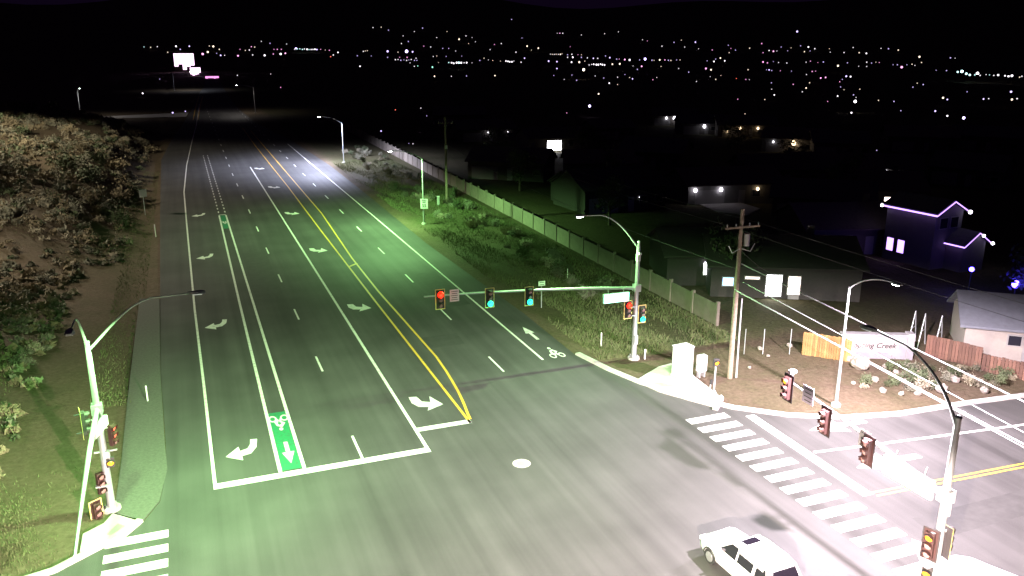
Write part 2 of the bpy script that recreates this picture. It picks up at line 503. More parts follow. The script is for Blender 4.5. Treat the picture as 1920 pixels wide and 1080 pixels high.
line('yellow_line', gp([(655, 500), (669, 494)]), .3, 'yellow_paint', z=.0105)
line('right_edge_line', [(22.42, 51.5), (22.4, 100), (22.3, 141), (22.2, 200)], .17)
# bright yellow centre line of the far approach
line('yellow_line', gp([(362, 225), (366, 205), (373, 180)]), .2, 'yellow_paint', z=.0085)
line('yellow_line', gp([(371, 225), (374, 205), (380, 180)]), .2, 'yellow_paint', z=.0085)

LT = gp([(766, 745), (781, 744), (791, 753), (807, 754), (805, 743), (831, 758), (802, 770), (804, 763), (785, 763), (772, 756)])
RT = gp([(469, 824), (482, 823), (481, 838), (471, 850), (454, 855), (456, 863), (423, 857), (447, 838), (450, 846), (464, 841), (469, 833)])
def cen(l): return sum((Vector(p) for p in l), Vector()) / len(l)
for poly, cents in ((LT, [None, (670, 576), (594, 469), (545, 400), (512, 351), (485, 316)]), (RT, [None, (410, 608), (388, 481), (375, 403)])):
    c0 = cen(poly)
    for c in cents:
        d = Vector() if c is None else G(*c) - c0
        mark('turn_arrow', [p + d for p in poly])
# bicycle symbols
def bike_symbol(cx, cy, s, flip=1):
    b = MB()
    for dx in (-.34, .34):
        ring = []
        for k in range(14):
            a = 2 * math.pi * k / 14
            for rr in (.24, .15): ring.append((cx + (dx + rr * math.cos(a)) * s, cy + flip * (.55 + rr * 1.9 * math.sin(a)) * s, Z + .006))
        b.add(ring, [(2*k, (2*k+2) % 28, (2*k+3) % 28, 2*k+1)[::-1] for k in range(14)])
    b.poly([(cx + x * s, cy + flip * y * s, Z + .0075) for x, y in ((-.1, .55), (-.3, .1), (-.2, -.5), (.1, -.75), (.32, -.2), (.12, .1), (.2, .5), (.06, .5), (0, .05), (.12, -.2), (-.02, -.42), (-.12, -.2), (0, .3))])
    b.poly([(cx + .12 * s * math.cos(a * .785), cy + flip * (-1.0 + .22 * math.sin(a * .785)) * s, Z + .006) for a in range(8)])
    return b.build('bicycle_symbol', M['white_paint'], road)
mark('green_panel', [(3.1, 41.5), (4.1, 41.5), (4.1, 49.2), (3.1, 49.2)], 'green_paint', z=.0034)
bike_symbol(3.62, 47.7, 1.0)
mark('bike_arrow', [(3.53, 44.9), (3.75, 44.9), (3.75, 43.6), (3.98, 43.6), (3.64, 42.2), (3.3, 43.6), (3.53, 43.6)], z=Z + .006)
mark('green_panel', [(3.46, 107), (4.1, 107), (4.1, 116.0), (3.46, 116.0)], 'green_paint', z=.0034)
bike_symbol(3.78, 111, .9)
bike_symbol(23.75, 52.5, 1.0, -1)
mark('bike_arrow', [(23.65, 55.6), (23.9, 55.6), (23.9, 57.2), (24.15, 57.2), (23.78, 58.8), (23.4, 57.2), (23.65, 57.2)], z=Z + .003)
# crosswalks
for k in range(14):
    yy = 38.85 - k * 1.24
    mark('crosswalk_stripe', [(26.45, yy - .34), (29.2, yy - .34), (29.2, yy + .34), (26.45, yy + .34)])
for k in range(7):
    yy = 37.35 - k * 1.22
    mark('crosswalk_stripe', [(-5.15, yy - .33), (-2.5, yy - .33), (-2.5, yy + .33), (-5.15, yy + .33)])
mark('paint_wedge', [(28.0, 22.95), (29.1, 22.95), (29.3, 24.2), (29.1, 24.55)], z=Z + .003)
# side road markings
line('stop_bar', [(30.45, 38.3), (30.15, 28.3)], .62)
line('turn_lane_line', [(30.78, 33.0), (38, 32.1), (45, 31.3), (60, 29.6)], .2)
line('yellow_line', [(30.52, 28.42), (40.5, 27.85), (60, 25.9)], .13, 'yellow_paint', z=.0095)
line('yellow_line', [(30.5, 28.1), (40.5, 27.55), (60, 25.6)], .13, 'yellow_paint', z=.0085)
mark('turn_arrow', [(35.9, 30.35), (33.9, 30.45), (33.9, 29.6), (31.7, 30.75), (33.9, 31.7), (33.9, 30.95), (35.9, 30.85)])
mark('turn_arrow', [(36.4, 34.9), (34.6, 35.0), (34.6, 34.3), (32.4, 35.3), (34.6, 36.1), (34.6, 35.45), (36.4, 35.35)])
# manhole, patches and crack seals
b = MB(); cm = G(978, 869)
b.poly([(cm.x + .50 * math.cos(a * .393), cm.y + .50 * math.sin(a * .393), .004) for a in range(16)])
mh = b.build('manhole', M['concrete'], road)
MB().poly([(cm.x + .3 * math.cos(a * .393), cm.y + .3 * math.sin(a * .393), .008) for a in range(16)]).build('manhole_cover', M['sign_back'], mh)
for i_, (x, y, a, c) in enumerate(((16.8, 58, 1.6, 1.3), (20.9, 72, 1.1, 6), (5.8, 84, 1.3, 9), (34.5, 25.0, 4.2, .9))):
    mark('asphalt_patch', [(x - a, y - c), (x + a * .9, y - c * .97), (x + a, y + c), (x - a * .95, y + c * .96)], 'patch', z=.0030 + i_ * .00004)

# ------------------------------------------------------------------ kerbs and pavements
def kerb(name, pts, width=.35, h=.13):
    pts = [Vector((p[0], p[1], 0)) for p in pts]
    b = MB(); sec = []
    for i, p in enumerate(pts):
        t = (pts[min(i+1, len(pts)-1)] - pts[max(i-1, 0)]).normalized()
        n_ = Vector((t.y, -t.x, 0))
        sec.append([(p.x, p.y, -.03), (p.x + n_.x*math.copysign(.04, width), p.y + n_.y*math.copysign(.04, width), h), (p.x + n_.x*width, p.y + n_.y*width, h), (p.x + n_.x*width, p.y + n_.y*width, -.05)])
    for i in range(len(pts) - 1):
        for k in range(3):
            b.add([sec[i][k], sec[i+1][k], sec[i+1][k+1], sec[i][k+1]], [(0, 1, 2, 3)])
    b.add(sec[0], [(0, 1, 2, 3)]); b.add(sec[-1], [(3, 2, 1, 0)])
    o = structure(name, b, M['kerb']); return o
k1 = [(25.0, 51.6), (25.7, 48), (26.6, 45), (28.0, 42.2), (30, 39.4), (32.5, 37.2), (35.5, 35.7), (39, 34.9), (44, 34.6), (52, 33.8), (90, 31)]
kerb('kerb', k1[::-1], .42)
kerb('kerb', [(-40, 34.6), (-9.5, 35.2), (-7, 35.8), (-5.1, 37.2), (-3.6, 38.8)][::-1], .35)
kerb('kerb', [(34, 19.8), (31.2, 20.2), (30.6, 21.6), (30.3, 22.4), (29.8, 22.8), (28.9, 22.9), (27, 22.7), (25.6, 22.2), (24.4, 21.2), (23.6, 20), (22.9, 17.5), (22.6, 15), (22.6, -20)], -.3)
structure('pavement', MB().prism([(31.2, 19.9), (30.4, 21.4), (30.0, 22.2), (29.6, 22.5), (28.9, 22.58), (27, 22.38), (25.75, 21.9), (24.65, 21.0), (23.9, 19.8), (23.2, 17.4), (22.95, 15), (22.95, 8), (27, 8), (27, 17.5), (31, 18.2)], -.03, .115), M['concrete'])
# corner slab with the ramp
slab = gp([(1192, 716), (1235, 690), (1258, 684), (1300, 707), (1345, 742), (1352, 750), (1338, 764), (1280, 748), (1235, 735)])
structure('pavement', MB().prism([(p.x, p.y) for p in slab], -.03, .12), M['concrete'])
structure('ramp_plate', MB().prism([(p.x, p.y) for p in gp([(1248, 737), (1258, 734), (1340, 751), (1338, 759)])], .1, .126), M['sign_back'])
structure('utility_cover', MB().prism([(p.x, p.y) for p in gp([(1266, 722), (1284, 714), (1302, 721), (1284, 730)])], .1, .127), M['sign_back'])
structure('kerb', MB().prism([(p.x, p.y) for p in gp([(1336, 768), (1342, 752), (1352, 745), (1357, 750), (1346, 770)])], -.03, .2), M['kerb'])
# left corner: paved apron, ramp and verge slab
structure('pavement', MB().prism([(p.x, p.y) for p in gp([(150, 1040), (156, 1005), (195, 985), (212, 966), (265, 982), (232, 1010), (198, 1022)])], -.03, .11), M['concrete'])
structure('ramp_plate', MB().prism([(p.x, p.y) for p in gp([(200, 1005), (222, 985), (236, 990), (210, 1008)])], .08, .117), M['sign_back'])
structure('apron', MB().prism([(p.x, p.y) for p in gp([(268, 976), (214, 962), (222, 905), (228, 860), (234, 800), (240, 740), (252, 640), (262, 560), (299, 560), (301, 700), (309, 830), (314, 880), (299, 940)])], -.06, .012), mat('gravel_shoulder', (.085, .082, .074), .95, var=.3, scale=6, bump=.6))

# ------------------------------------------------------------------ signal poles with mast arms
def bez(a, b, c, d, n=8):
    out = []
    for i in range(n + 1):
        t = i / n
        out.append(Vector(a)*(1-t)**3 + Vector(b)*3*t*(1-t)**2 + Vector(c)*3*t*t*(1-t) + Vector(d)*t**3)
    return out
def luminaire(parent, pos, direction, lens='lamp_lens', deep=.055):
    """cobra head at pos, pointing along direction (world)"""
    d = Vector(direction).normalized(); a = math.atan2(d.y, d.x)
    rot = Matrix.Rotation(a, 3, 'Z')
    b = MB()
    prof = [(-.12, .06, .05), (.0, .10, .075), (.25, .19, .085), (.5, .20, .075), (.68, .12, .04)]
    vs = []
    for x, hw, hh in prof:
        for yy, zz in ((-hw, -.03), (hw, -.03), (hw * .75, hh), (-hw * .75, hh)):
            vs.append(rot @ Vector((x, yy, zz)) + Vector(pos))
    fs = [(0, 1, 2, 3), (16, 19, 18, 17)]
    for i in range(4):
        for k in range(4): fs.append((i*4+k, (i+1)*4+k, (i+1)*4+(k+1) % 4, i*4+(k+1) % 4))
    b.add(vs, fs)
    h_ = b.build('luminaire', M['galv'], parent, world=True)
    l = MB().box(rot @ Vector((.32, 0, -.055)) + Vector(pos), (.42, .26, .05), a)
    l.build('lens', M[lens], h_, world=True)
    return rot @ Vector((.32, 0, -.13)) + Vector(pos)
def signal_pole(name, label, base, arm_pts, lums, top=8.6, lens='lamp_lens', spread=(160, .40), arm_z=5.35, group='signal poles of the junction'):
    base = Vector(base)
    t = thing(name, label, 'signal pole', base, group=group)
    b = MB(); b.tube([base + Vector((0, 0, z)) for z in (0, 2.5, 5.4, top)], [.19, .17, .15, .115], 12); b.build('shaft', M['galv'], t, world=True)
    b = MB(); b.prism([(base.x + .42*math.cos(k*math.pi/8), base.y + .42*math.sin(k*math.pi/8)) for k in range(16)], -.1, .14); b.build('footing', M['concrete'], t, world=True)
    b = MB(); b.box(base + Vector((0, 0, .175)), (.5, .5, .07))
    for sx in (-1, 1):
        for sy in (-1, 1): b.tube([base + Vector((sx*.19, sy*.19, .2)), base + Vector((sx*.19, sy*.19, .32))], .03, 6)
    b.build('base_plate', M['galv'], t, world=True)
    b = MB(); b.tube([base + Vector((0, 0, top)), base + Vector((0, 0, top + .05)), base + Vector((0, 0, top + .12))], [.13, .13, .05], 12); b.build('pole_cap', M['galv'], t, world=True)
    if arm_pts:
        a = [Vector(p) for p in arm_pts]
        n = len(a)
        b = MB(); b.tube(a, [.125 - .075 * i / (n - 1) for i in range(n)], 10); b.build('mast_arm', M['galv'], t, world=True)
        b = MB(); b.box((base.x, base.y, a[0].z), (.46, .46, .5)); b.build('arm_flange', M['galv'], t, world=True)
    out = []
    for pts, color, power in lums:
        b = MB(); n = len(pts); b.tube(pts, [.07 - .035 * i / (n - 1) for i in range(n)], 8); b.build('luminaire_arm', M['galv'], t, world=True)
        d = Vector(pts[-1]) - Vector(pts[-2]); d.z = 0
        out.append((luminaire(t, Vector(pts[-1]), d, lens), color, power))
    for p, c, e in out: lamp_light(t, p, c, e, size=spread[0], blend=spread[1])
    return t

GREEN = (.42, 1.0, .33); WHITE = (1, .80, .71); PINK = (1, .84, .96); BLUE = (.70, .74, 1.0)
# far right corner: arm over the lanes leading away
pb = G(1188, 672)
tip = PY(795, 557, pb.y)
arm1 = [Vector((pb.x - .15, pb.y, 5.3)), Vector((pb.x*.75 + tip.x*.25, pb.y, 5.66)), Vector((pb.x*.5 + tip.x*.5, pb.y, 5.95)), Vector((pb.x*.2 + tip.x*.8, pb.y, 6.22)), Vector((tip.x, pb.y, 6.32))]
lam = PY(1080, 407, pb.y)
sp1 = signal_pole('signal_pole', 'signal pole beside the white cabinet, long arm with red and green signals', pb, arm1,
    [(bez((pb.x, pb.y, 8.15), (pb.x - .9, pb.y, 9.3), (pb.x - 1.8, pb.y, 10.5), (lam.x + 1.8, pb.y, 10.7), 8) + [Vector((lam.x + .6, pb.y, 10.75))], GREEN, 9000)])
b = MB(); b.box((pb.x - .1, pb.y - .2, 7.55), (.22, .3, .5)); b.tube([(pb.x - .05, pb.y - .1, 7.8), (pb.x - .05, pb.y - .45, 7.85)], .09, 8); b.build('traffic_camera', M['cab_white'], sp1, world=True)
b = MB(); b.box((pb.x - .02, pb.y - .23, 1.5), (.26, .14, .7)); b.build('hand_box', M['galv'], sp1, world=True)
# left corner
lb = G(210, 955)
ltip = G(140, 1043, 6.05)
arm2 = [Vector((lb.x, lb.y - .15, 5.3)), Vector((lb.x*.6 + ltip.x*.4, lb.y*.6 + ltip.y*.4, 5.75)), Vector((lb.x*.3 + ltip.x*.7, lb.y*.3 + ltip.y*.7, 5.95)), ltip]
sp2 = signal_pole('signal_pole', 'signal pole at the grassy left corner with two lamp arms in a Y', lb, arm2,
    [(bez((lb.x, lb.y, 8.2), (lb.x + .8, lb.y, 8.9), (lb.x + 1.7, lb.y, 10.2), (lb.x + 2.9, lb.y, 10.42), 8) + [Vector((lb.x + 4.6, lb.y, 10.45))], GREEN, 17500),
     (bez((lb.x, lb.y, 8.3), (lb.x - .05, lb.y - .5, 9.2), (lb.x - .05, lb.y - 1.2, 10.2), (lb.x, lb.y - 2.6, 10.5), 8) + [Vector((lb.x, lb.y - 4.2, 10.55))], GREEN, 10000)], lens='lens_flat')
b = MB(); b.box(lb + Vector((.12, -.1, 2.9)), (.3, .3, .5)); b.build('bracket', M['galv'], sp2, world=True)
# near right corner
rb = Vector((25.25, 20.1, 0))
arm3 = [Vector((25.2, 20.25, 5.45)), Vector((25.05, 22.6, 5.95)), Vector((24.98, 25.4, 6.35)), Vector((24.95, 28.75, 6.75))]
sp3 = signal_pole('signal_pole', 'signal pole beside the striped crosswalk with glaring sign on its arm', rb, arm3,
    [(bez((25.2, 20.1, 8.3), (25.1, 20.5, 9.3), (25.05, 21.2, 10.2), (25.0, 22.6, 10.6), 8) + [Vector((24.95, 24.2, 10.7))], PINK, 36000)], lens='lens_flat')
b = MB(); b.box((25.2, 19.95, 5.0), (.2, .25, .6)); b.build('bracket', M['galv'], sp3, world=True)
# the fourth signal pole stands below the camera and lights the near part of the junction
nb = Vector((-3.6, 5.6, 0))
sp4 = signal_pole('signal_pole', 'signal pole at the near left corner below the camera', nb, [Vector((-3.5, 5.6, 5.4)), Vector((2, 5.6, 5.9)), Vector((9, 5.6, 6.2))],
    [(bez((-3.6, 5.6, 8.3), (-2.8, 5.6, 9.2), (-1.8, 5.6, 10.4), (.4, 5.7, 10.6), 8) + [Vector((6.0, 6.0, 10.7))], WHITE, 108000)], spread=(166, .12))

# ------------------------------------------------------------------ signal heads
def signal_head(loc, rz, lit, label, group=None, plate=True, body='housing', ped=False, border='reflect'):
    t = thing('pedestrian_signal' if ped else 'traffic_signal', label, 'pedestrian signal' if ped else 'traffic signal', loc, rz, group)
    n = 1 if ped else 3
    hh = .5 if ped else 1.08
    zc = 0
    MB().box((0, 0, zc), (.36, .2, hh)).build('housing', M[body], t, bevel=.025)
    if plate and not ped:
        bp = MB().box((0, .09, 0), (.62, .015, 1.34)).build('backplate', M[body], t)
        f = MB()
        for sx in (-1, 1): f.box((sx * .295, .078, 0), (.055, .012, 1.34))
        for sz in (-1, 1): f.box((0, .078, sz * .645), (.535, .012, .055))
        f.build('border', M[border], bp)
    b = MB(); b.tube([(0, .1, hh/2 - .1), (0, .32, hh/2 - .1)], .03, 6); b.tube([(0, .1, -hh/2 + .1), (0, .32, -hh/2 + .1)], .03, 6); b.build('bracket', M['darkmetal'], t)
    for k in range(n):
        z = 0 if ped else .355 - .355 * k
        on = (lit or {}).get(k) if isinstance(lit, dict) else None
        v = MB(); pts = []
        ns = 11; rr = .165
        for i in range(ns):
            a = R(-35) + (math.pi + R(70)) * i / (ns - 1)
            for dy in (-.1, -.30 if .25 < i/(ns-1) < .75 else -.22): pts.append((rr * math.cos(a), dy, z + rr * math.sin(a)))
        v.add(pts, [(2*i, 2*i+1, 2*i+3, 2*i+2) for i in range(ns - 1)], 0, True)
        v.add([(p[0]*.94, p[1], z + (p[2]-z)*.94) for p in pts], [(2*i+2, 2*i+3, 2*i+1, 2*i) for i in range(ns - 1)], 0, True)
        vo = v.build('visor', M[body], t)
        l = MB(); l.sphere((0, -.10, z), .20 if on in ('red', 'green') else .155, 12, sq=(1, .5, 1)); l.build('lens', M[on] if on else M['lens_off'], t)
        if on in ('red', 'green'):
            q = bpy.data.lights.new('lens_glow', 'POINT'); q.energy = 14 if on == 'red' else 30; q.color = (1, .05, .01) if on == 'red' else (.02, 1, .45); q.shadow_soft_size = .1
            qo = bpy.data.objects.new('lens_glow', q); col.objects.link(qo); qo.parent = t; qo.location = (0, -.36, z)
    return t
HD = signal_head
yA = pb.y - .34
p = PY(826, 562, yA); HD((p.x, yA, p.z), 0, {0: 'red'}, 'traffic signal glowing red at the tip of the long mast arm')
p = PY(919, 559, yA); HD((p.x, yA, p.z), 0, {2: 'green'}, 'green traffic signal beside the pink-white sign on the long arm')
p = PY(993, 556, yA); HD((p.x, yA, p.z), 0, {2: 'green'}, 'green traffic signal on the long arm nearest the lit street sign')
p = PY(1181, 582, yA); HD((p.x - .05, yA + .1, p.z), 0, {0: 'red'}, 'traffic signal showing red on the pole just under the lit street sign')
p = PY(1206, 590, yA); HD((p.x, yA + .1, p.z), 0, {2: 'green'}, 'green traffic signal on the pole behind the white cabinet')
b = MB(); b.box((pb.x, pb.y - .1, 3.95), (1.1, .07, .07)); b.box((pb.x, pb.y - .1, 3.3), (1.1, .07, .07)); b.build('signal_bracket', M['galv'], sp1, world=True)
def lit_sign(loc, rz, wdt, hgt, face, label):
    t = thing('street_name_sign', label, 'street sign', loc, rz)
    MB().box((0, 0, 0), (wdt, .16, hgt)).build('case', M['galv'], t, bevel=.02)
    MB().box((0, -.09, 0), (wdt - .08, .03, hgt - .08)).build('face', M[face], t)
    b = MB()
    for sx in (-1, 1): b.tube([(sx * wdt * .3, 0, hgt/2), (sx * wdt * .3, .1, hgt/2 + .35)], .025, 6)
    b.build('hanger', M['galv'], t)
    return t
p = PY(1155, 558, pb.y - .25); lit_sign((p.x, pb.y - .25, p.z), 0, 2.0, .68, 'sign_green_lit', 'lit green-white street sign hanging under the long mast arm')
# right arm signals face the cross traffic
for (u, v), lit, lab in (((1478, 727), {0: 'amber'}, 'traffic signal at the end of the arm over the side road, top lens amber'),
                         ((1548, 790), {}, 'dark traffic signal in the middle of the arm over the side road'),
                         ((1628, 845), {}, 'dark traffic signal next to the glaring sign over the side road')):
    p = PX(u, v, 24.7); HD((24.62, p.y, p.z), R(-90), lit, lab, body='housing_red', border='housing')
p = PX(1704, 893, 24.85)
lit_sign((24.8, p.y, p.z), R(-90), 2.4, .78, 'sign_white_lit', 'glaring white street sign on the arm over the side road')
lamp_light(sp3, (24.3, p.y, p.z), (.85, .95, 1), 160, 165, .9, .5, aim=(20, p.y, 0))
def plate_sign(name, loc, rz, wdt, hgt, face, label, bars=0, cat='road sign', text=None):
    t = thing(name, label, cat, loc, rz)
    MB().box((0, 0, 0), (wdt, .02, hgt)).build('plate', M[face], t, bevel=.004)
    if bars:
        b = MB()
        for k in range(bars): b.box((0, -.014, hgt * (.34 - .68 * k / max(1, bars - 1))), (wdt * (.72 - .12 * (k % 2)), .008, hgt * .045))
        b.build('lettering', M['black'], t)
    b = MB(); b.box((0, .06, 0), (.06, .1, hgt * .9)); b.build('bracket', M['galv'], t)
    return t
p = PY(852, 554, pb.y - .2); plate_sign('lane_sign', (p.x, pb.y - .2, p.z), 0, .62, .8, 'sign_pink', 'pinkish white sign beside the red signal on the long arm', 5)
p = PX(1516, 741, 24.8); plate_sign('lane_sign', (24.78, p.y, p.z), R(-90), .7, .8, 'sign_pink', 'pale sign behind the amber signal on the side road arm', 4)
p = PX(1622, 824, 24.8); plate_sign('lane_sign', (24.78, p.y, p.z), R(-90), .62, .75, 'sign_back', 'reddish sign just above the dark signal next to glaring sign', 3)
# detector on the arm end
p = PX(1482, 702, 24.9)
b = MB(); b.tube([(24.95, 28.6, 6.75), (24.95, 28.6, 7.25)], .035, 6); b.box((24.9, 28.6, 7.3), (.34, .2, .16)); tag(b.build('video_detector', M['cab_white']), 'small white detector on a stalk at end of side road arm', 'detector')
# near right pole heads
HD((25.0, 20.0, 3.3) if False else tuple(PX(1742, 1022, 24.85)), R(-70), {0: 'amber'}, 'traffic signal glowing orange on the pole by the crosswalk', body='housing_red', border='housing')
p = PX(1778, 1000, 25.5); HD((25.62, p.y + .15, 3.45), R(90), {}, 'dark traffic signal turned away on the pole by the crosswalk')
p = PX(1738, 1072, 24.9); HD((p.x, p.y, p.z), R(-60), {0: 'amber'}, 'pedestrian signal with orange hand low on crosswalk pole', ped=True)
b = MB(); b.box((25.25, 20.1, 2.55), (1.1, .3, .12)); b.box((25.25, 20.1, 3.9), (.8, .12, .08)); b.build('signal_bracket', M['galv'], sp3, world=True)
# left pole heads
def left_head(u, v, dx, dy, rz, lit, lab, **k):
    p = PY(u, v, lb.y + dy); return HD((p.x, lb.y + dy, p.z), rz, lit, lab, **k)
left_head(210, 815, 0, .1, R(60), {0: 'dimred', 1: 'dimred'}, 'traffic signal with two dim red lenses high beside left corner pole', body='housing_red', plate=False)
left_head(207, 866, 0, -.15, R(5), {0: 'amber'}, 'pedestrian signal with amber hand on the left corner pole', ped=True)
left_head(189, 906, 0, -.25, R(35), {}, 'dark reddish traffic signal on left corner pole above another', body='housing_red', plate=False)
left_head(183, 962, 0, -.5, R(35), {}, 'dark reddish traffic signal lowest on the left corner pole', body='housing_red', plate=True)
ax = lb.x*.6 + ltip.x*.4
p = PY(157, 822, lb.y - 2.2); HD((ax - .55, lb.y - 2.2, 5.6), R(100), {}, 'traffic signal with yellow-edged plate hung behind the left arm')
lit_sign((lb.x + .2, lb.y - 1.6, 5.05), R(75), 1.6, .5, 'sign_white', 'pale street sign under the left mast arm')
for c_, z_ in (((1.0, .07, .07), (.1, 0, 4.3)), ((1.0, .07, .07), (.1, 0, 3.1)), ((.6, .5, .07), (-.2, -.2, 1.5))): MB().box(lb + Vector(z_), c_).build('signal_bracket', M['galv'], sp2, world=True)

# ------------------------------------------------------------------ street lights along the road
def street_light(base, label, top, arm_end, color, power, group='street lights along the road', lit=True, spread=(160, .40)):
    base = Vector(base)
    t = thing('street_light', label, 'street light', base, group=group)
    MB().tube([base + Vector((0, 0, z)) for z in (0, top * .5, top)], [.11, .09, .065], 10).build('pole', M['galv'], t, world=True)
    MB().tube([base + Vector((0, 0, z)) for z in (-.1, .12, .2)], [.3, .3, .2], 12).build('footing', M['concrete'], t, world=True)
    e = Vector(arm_end); s = base + Vector((0, 0, top))
    m1 = s + Vector(((e.x - s.x) * .3, (e.y - s.y) * .3, (e.z - s.z) * .75)); m2 = s + Vector(((e.x - s.x) * .7, (e.y - s.y) * .7, (e.z - s.z) * 1.02))
    pts = bez(s - Vector((0, 0, .1)), m1, m2, e, 8)
    MB().tube(pts, [.055 - .02 * i / 8 for i in range(9)], 8).build('lamp_arm', M['galv'], t, world=True)
    d = e - s; d.z = 0
    pos = luminaire(t, e, d, 'lamp_lens' if lit else 'sign_white')
    if power: lamp_light(t, pos, color, power, size=spread[0], blend=spread[1])
    return t
s1 = G(795, 420); e1 = PY(736, 283, s1.y)
street_light(s1, 'street light on the grass verge with a speed sign on its pole', 8.3, (e1.x, s1.y, e1.z), GREEN, 23000)
s2 = G(645, 305); e2 = PY(601, 219, s2.y)
street_light(s2, 'street light further along the verge casting a bluish pool', 7.6, (e2.x, s2.y, e2.z), BLUE, 36000)
s3 = G(1567, 760); e3 = PX(1688, 536, s3.x)
street_light(s3, 'tall street light at the dirt corner, arm curving over the side road', 7.75, (s3.x, e3.y + .6, e3.z + .05), PINK, 28000)
street_light((23.5, 300, 0), 'distant street light at the far side street', 8.5, (18.5, 300, 9.2), (1, .92, .85), 1500)
street_light((-2, 470, 0), 'distant street light beyond the far side street', 8.5, (6, 470, 9.2), (.85, .88, 1), 2600)
street_light((-30, 303.5, terrain(-30, 303.5)), 'distant street light on the lit side street', 8, (-29, 300, 9), (1, .94, .9), 1800)
hz = terrain(-60, 190)
street_light((-43, 140, terrain(-43, 140)), 'street light on the hill above the brush', 11, (-40, 140, terrain(-43, 140) + 12.5), (1, .90, .68), 58000, spread=(152, .12))
street_light((-27, 86, terrain(-27, 86)), 'added off-view fill lamp at the foot of the brushy hill', 9, (-24.5, 86, terrain(-27, 86) + 10), (1, .9, .72), 9000, spread=(160, .15))  # unseen lamp added to brighten the dark lower slope
street_light((-78, 250, terrain(-78, 250)), 'white street light further up the hill', 9, (-74, 250, terrain(-78, 250) + 10), (.9, .95, 1), 8000)

def text_mesh(body, size, m, parent, loc, rx=R(90), shear=0.0, rz=0.0, name='lettering', ex=.004):
    c = bpy.data.curves.new(name, 'FONT'); c.body = body; c.size = size; c.align_x = 'CENTER'; c.align_y = 'CENTER'; c.extrude = ex; c.shear = shear; c.offset = size * .016
    o = bpy.data.objects.new(name, c); col.objects.link(o)
    bpy.context.view_layer.update()
    me = bpy.data.meshes.new_from_object(o)
    bpy.data.objects.remove(o); bpy.data.curves.remove(c)
    me.materials.clear(); me.materials.append(M[m])
    q = bpy.data.objects.new(name, me); col.objects.link(q); q.parent = parent
    q.location = loc; q.rotation_euler = (rx, 0, rz)
    return q
# speed limit sign on the pole
p = PY(796, 382, s1.y - .16)
t = thing('speed_limit_sign', 'white speed limit sign strapped to a street light pole', 'road sign', (p.x - .06, s1.y - .2, p.z), R(-28))
pl = MB().box((0, 0, 0), (.95, .03, 1.25)).build('plate', M['sign_white'], t, bevel=.01)
text_mesh('SPEED', .22, 'black', t, (0, -.022, .43)); text_mesh('LIMIT', .22, 'black', t, (0, -.022, .19)); text_mesh('55', .55, 'black', t, (0, -.022, -.25))
MB().box((0, .07, 0), (.12, .12, .9)).build('bracket', M['galv'], t)
# sign on post behind the arm, left small sign
def post_sign(u0, v0, v1, wdt, hgt, label, face='sign_white', bars=0, name='post_sign'):
    g = G(u0, v0); zt = PY(u0, v1, g.y).z
    t = thing(name, label, 'road sign', g)
    MB().box((0, 0, zt/2 - .05), (.07, .05, zt + .1)).build('post', M['galv'], t)
    MB().box((0, -.04, zt - hgt/2), (wdt, .025, hgt)).build('plate', M[face], t, bevel=.004)
    if bars:
        b = MB()
        for k in range(bars): b.box((0, -.056, zt - hgt/2 + hgt * (.25 - .5 * k / max(1, bars - 1))), (wdt * .7, .006, hgt * .12))
        b.build('lettering', M['black'], t)
    return t
post_sign(1015, 576, 527, .62, .42, 'small white sign on a post behind the long mast arm', bars=2)
tg = post_sign(272, 399, 350, 1.15, 1.0, 'pale square sign beside the brushy slope left of road', bars=0)
tg.rotation_euler = (0, 0, R(38)); tg.location.z = terrain(tg.location.x, tg.location.y)
# slim marker posts
def marker_post(u, v, h_, label, r=.045, base_z=None):
    g = G(u, v)
    t = thing('marker_post', label, 'marker post', (g.x, g.y, terrain(g.x, g.y)), group='marker posts')
    MB().tube([(0, 0, -.05), (0, 0, h_)], r, 8).build('post', M['delin'], t)
    MB().tube([(0, 0, h_ * .82), (0, 0, h_ * .95)], r * 1.15, 8).build('reflector', M['sign_pink'], t)
    return t
marker_post(1127, 650, 1.15, 'white marker post in grass near the signal pole')
marker_post(1209, 672, .75, 'short white marker post right beside the signal pole base', .06)
marker_post(1064, 520, 1.0, 'thin marker post by the brush line on the verge', .035)
marker_post(277, 752, 1.1, 'white marker post on the left gravel shoulder by the turn lane', .045)
marker_post(292, 442, 1.5, 'faint marker post on the left shoulder far up the road', .05)
g = G(822, 385)
t = thing('utility_pedestal', 'white-capped utility pedestal next to the wooden pole', 'pedestal', (g.x, g.y, terrain(g.x, g.y)))
MB().box((0, 0, .55), (.32, .28, 1.2)).build('body', mat('grey_pedestal', (.35, .36, .35), .7), t, bevel=.03)
MB().box((0, 0, 1.2), (.36, .32, .16)).build('cap', M['cab_white'], t, bevel=.03)

# ------------------------------------------------------------------ cabinets and push-button post on the slab
g = G(1278, 708); rzc = R(6)
t = thing('signal_cabinet', 'tall white signal cabinet on the concrete slab', 'cabinet', (g.x, g.y, .12), rzc)
MB().box((0, 0, .06), (1.25, .95, .12)).build('plinth', M['concrete'], t)
MB().box((0, 0, 1.12), (1.12, .82, 2.0)).build('body', M['cab_white'], t, bevel=.008)
MB().box((0, 0, 2.15), (1.2, .9, .06)).build('lid', M['cab_white'], t)
d_ = MB().box((0, -.42, 1.1), (.98, .02, 1.82)).build('door', M['cab_white'], t, bevel=.006)
MB().box((.38, -.445, 1.05), (.04, .04, .22)).build('handle', M['galv'], d_)
b = MB()
for k in range(5): b.box((0, -.434, .45 + k * .05), (.5, .012, .02))
b.build('vent', M['sign_back'], t)
g = G(1314, 706)
t = thing('meter_cabinet', 'smaller white cabinet on legs beside the tall cabinet', 'cabinet', (g.x, g.y, .0), rzc)
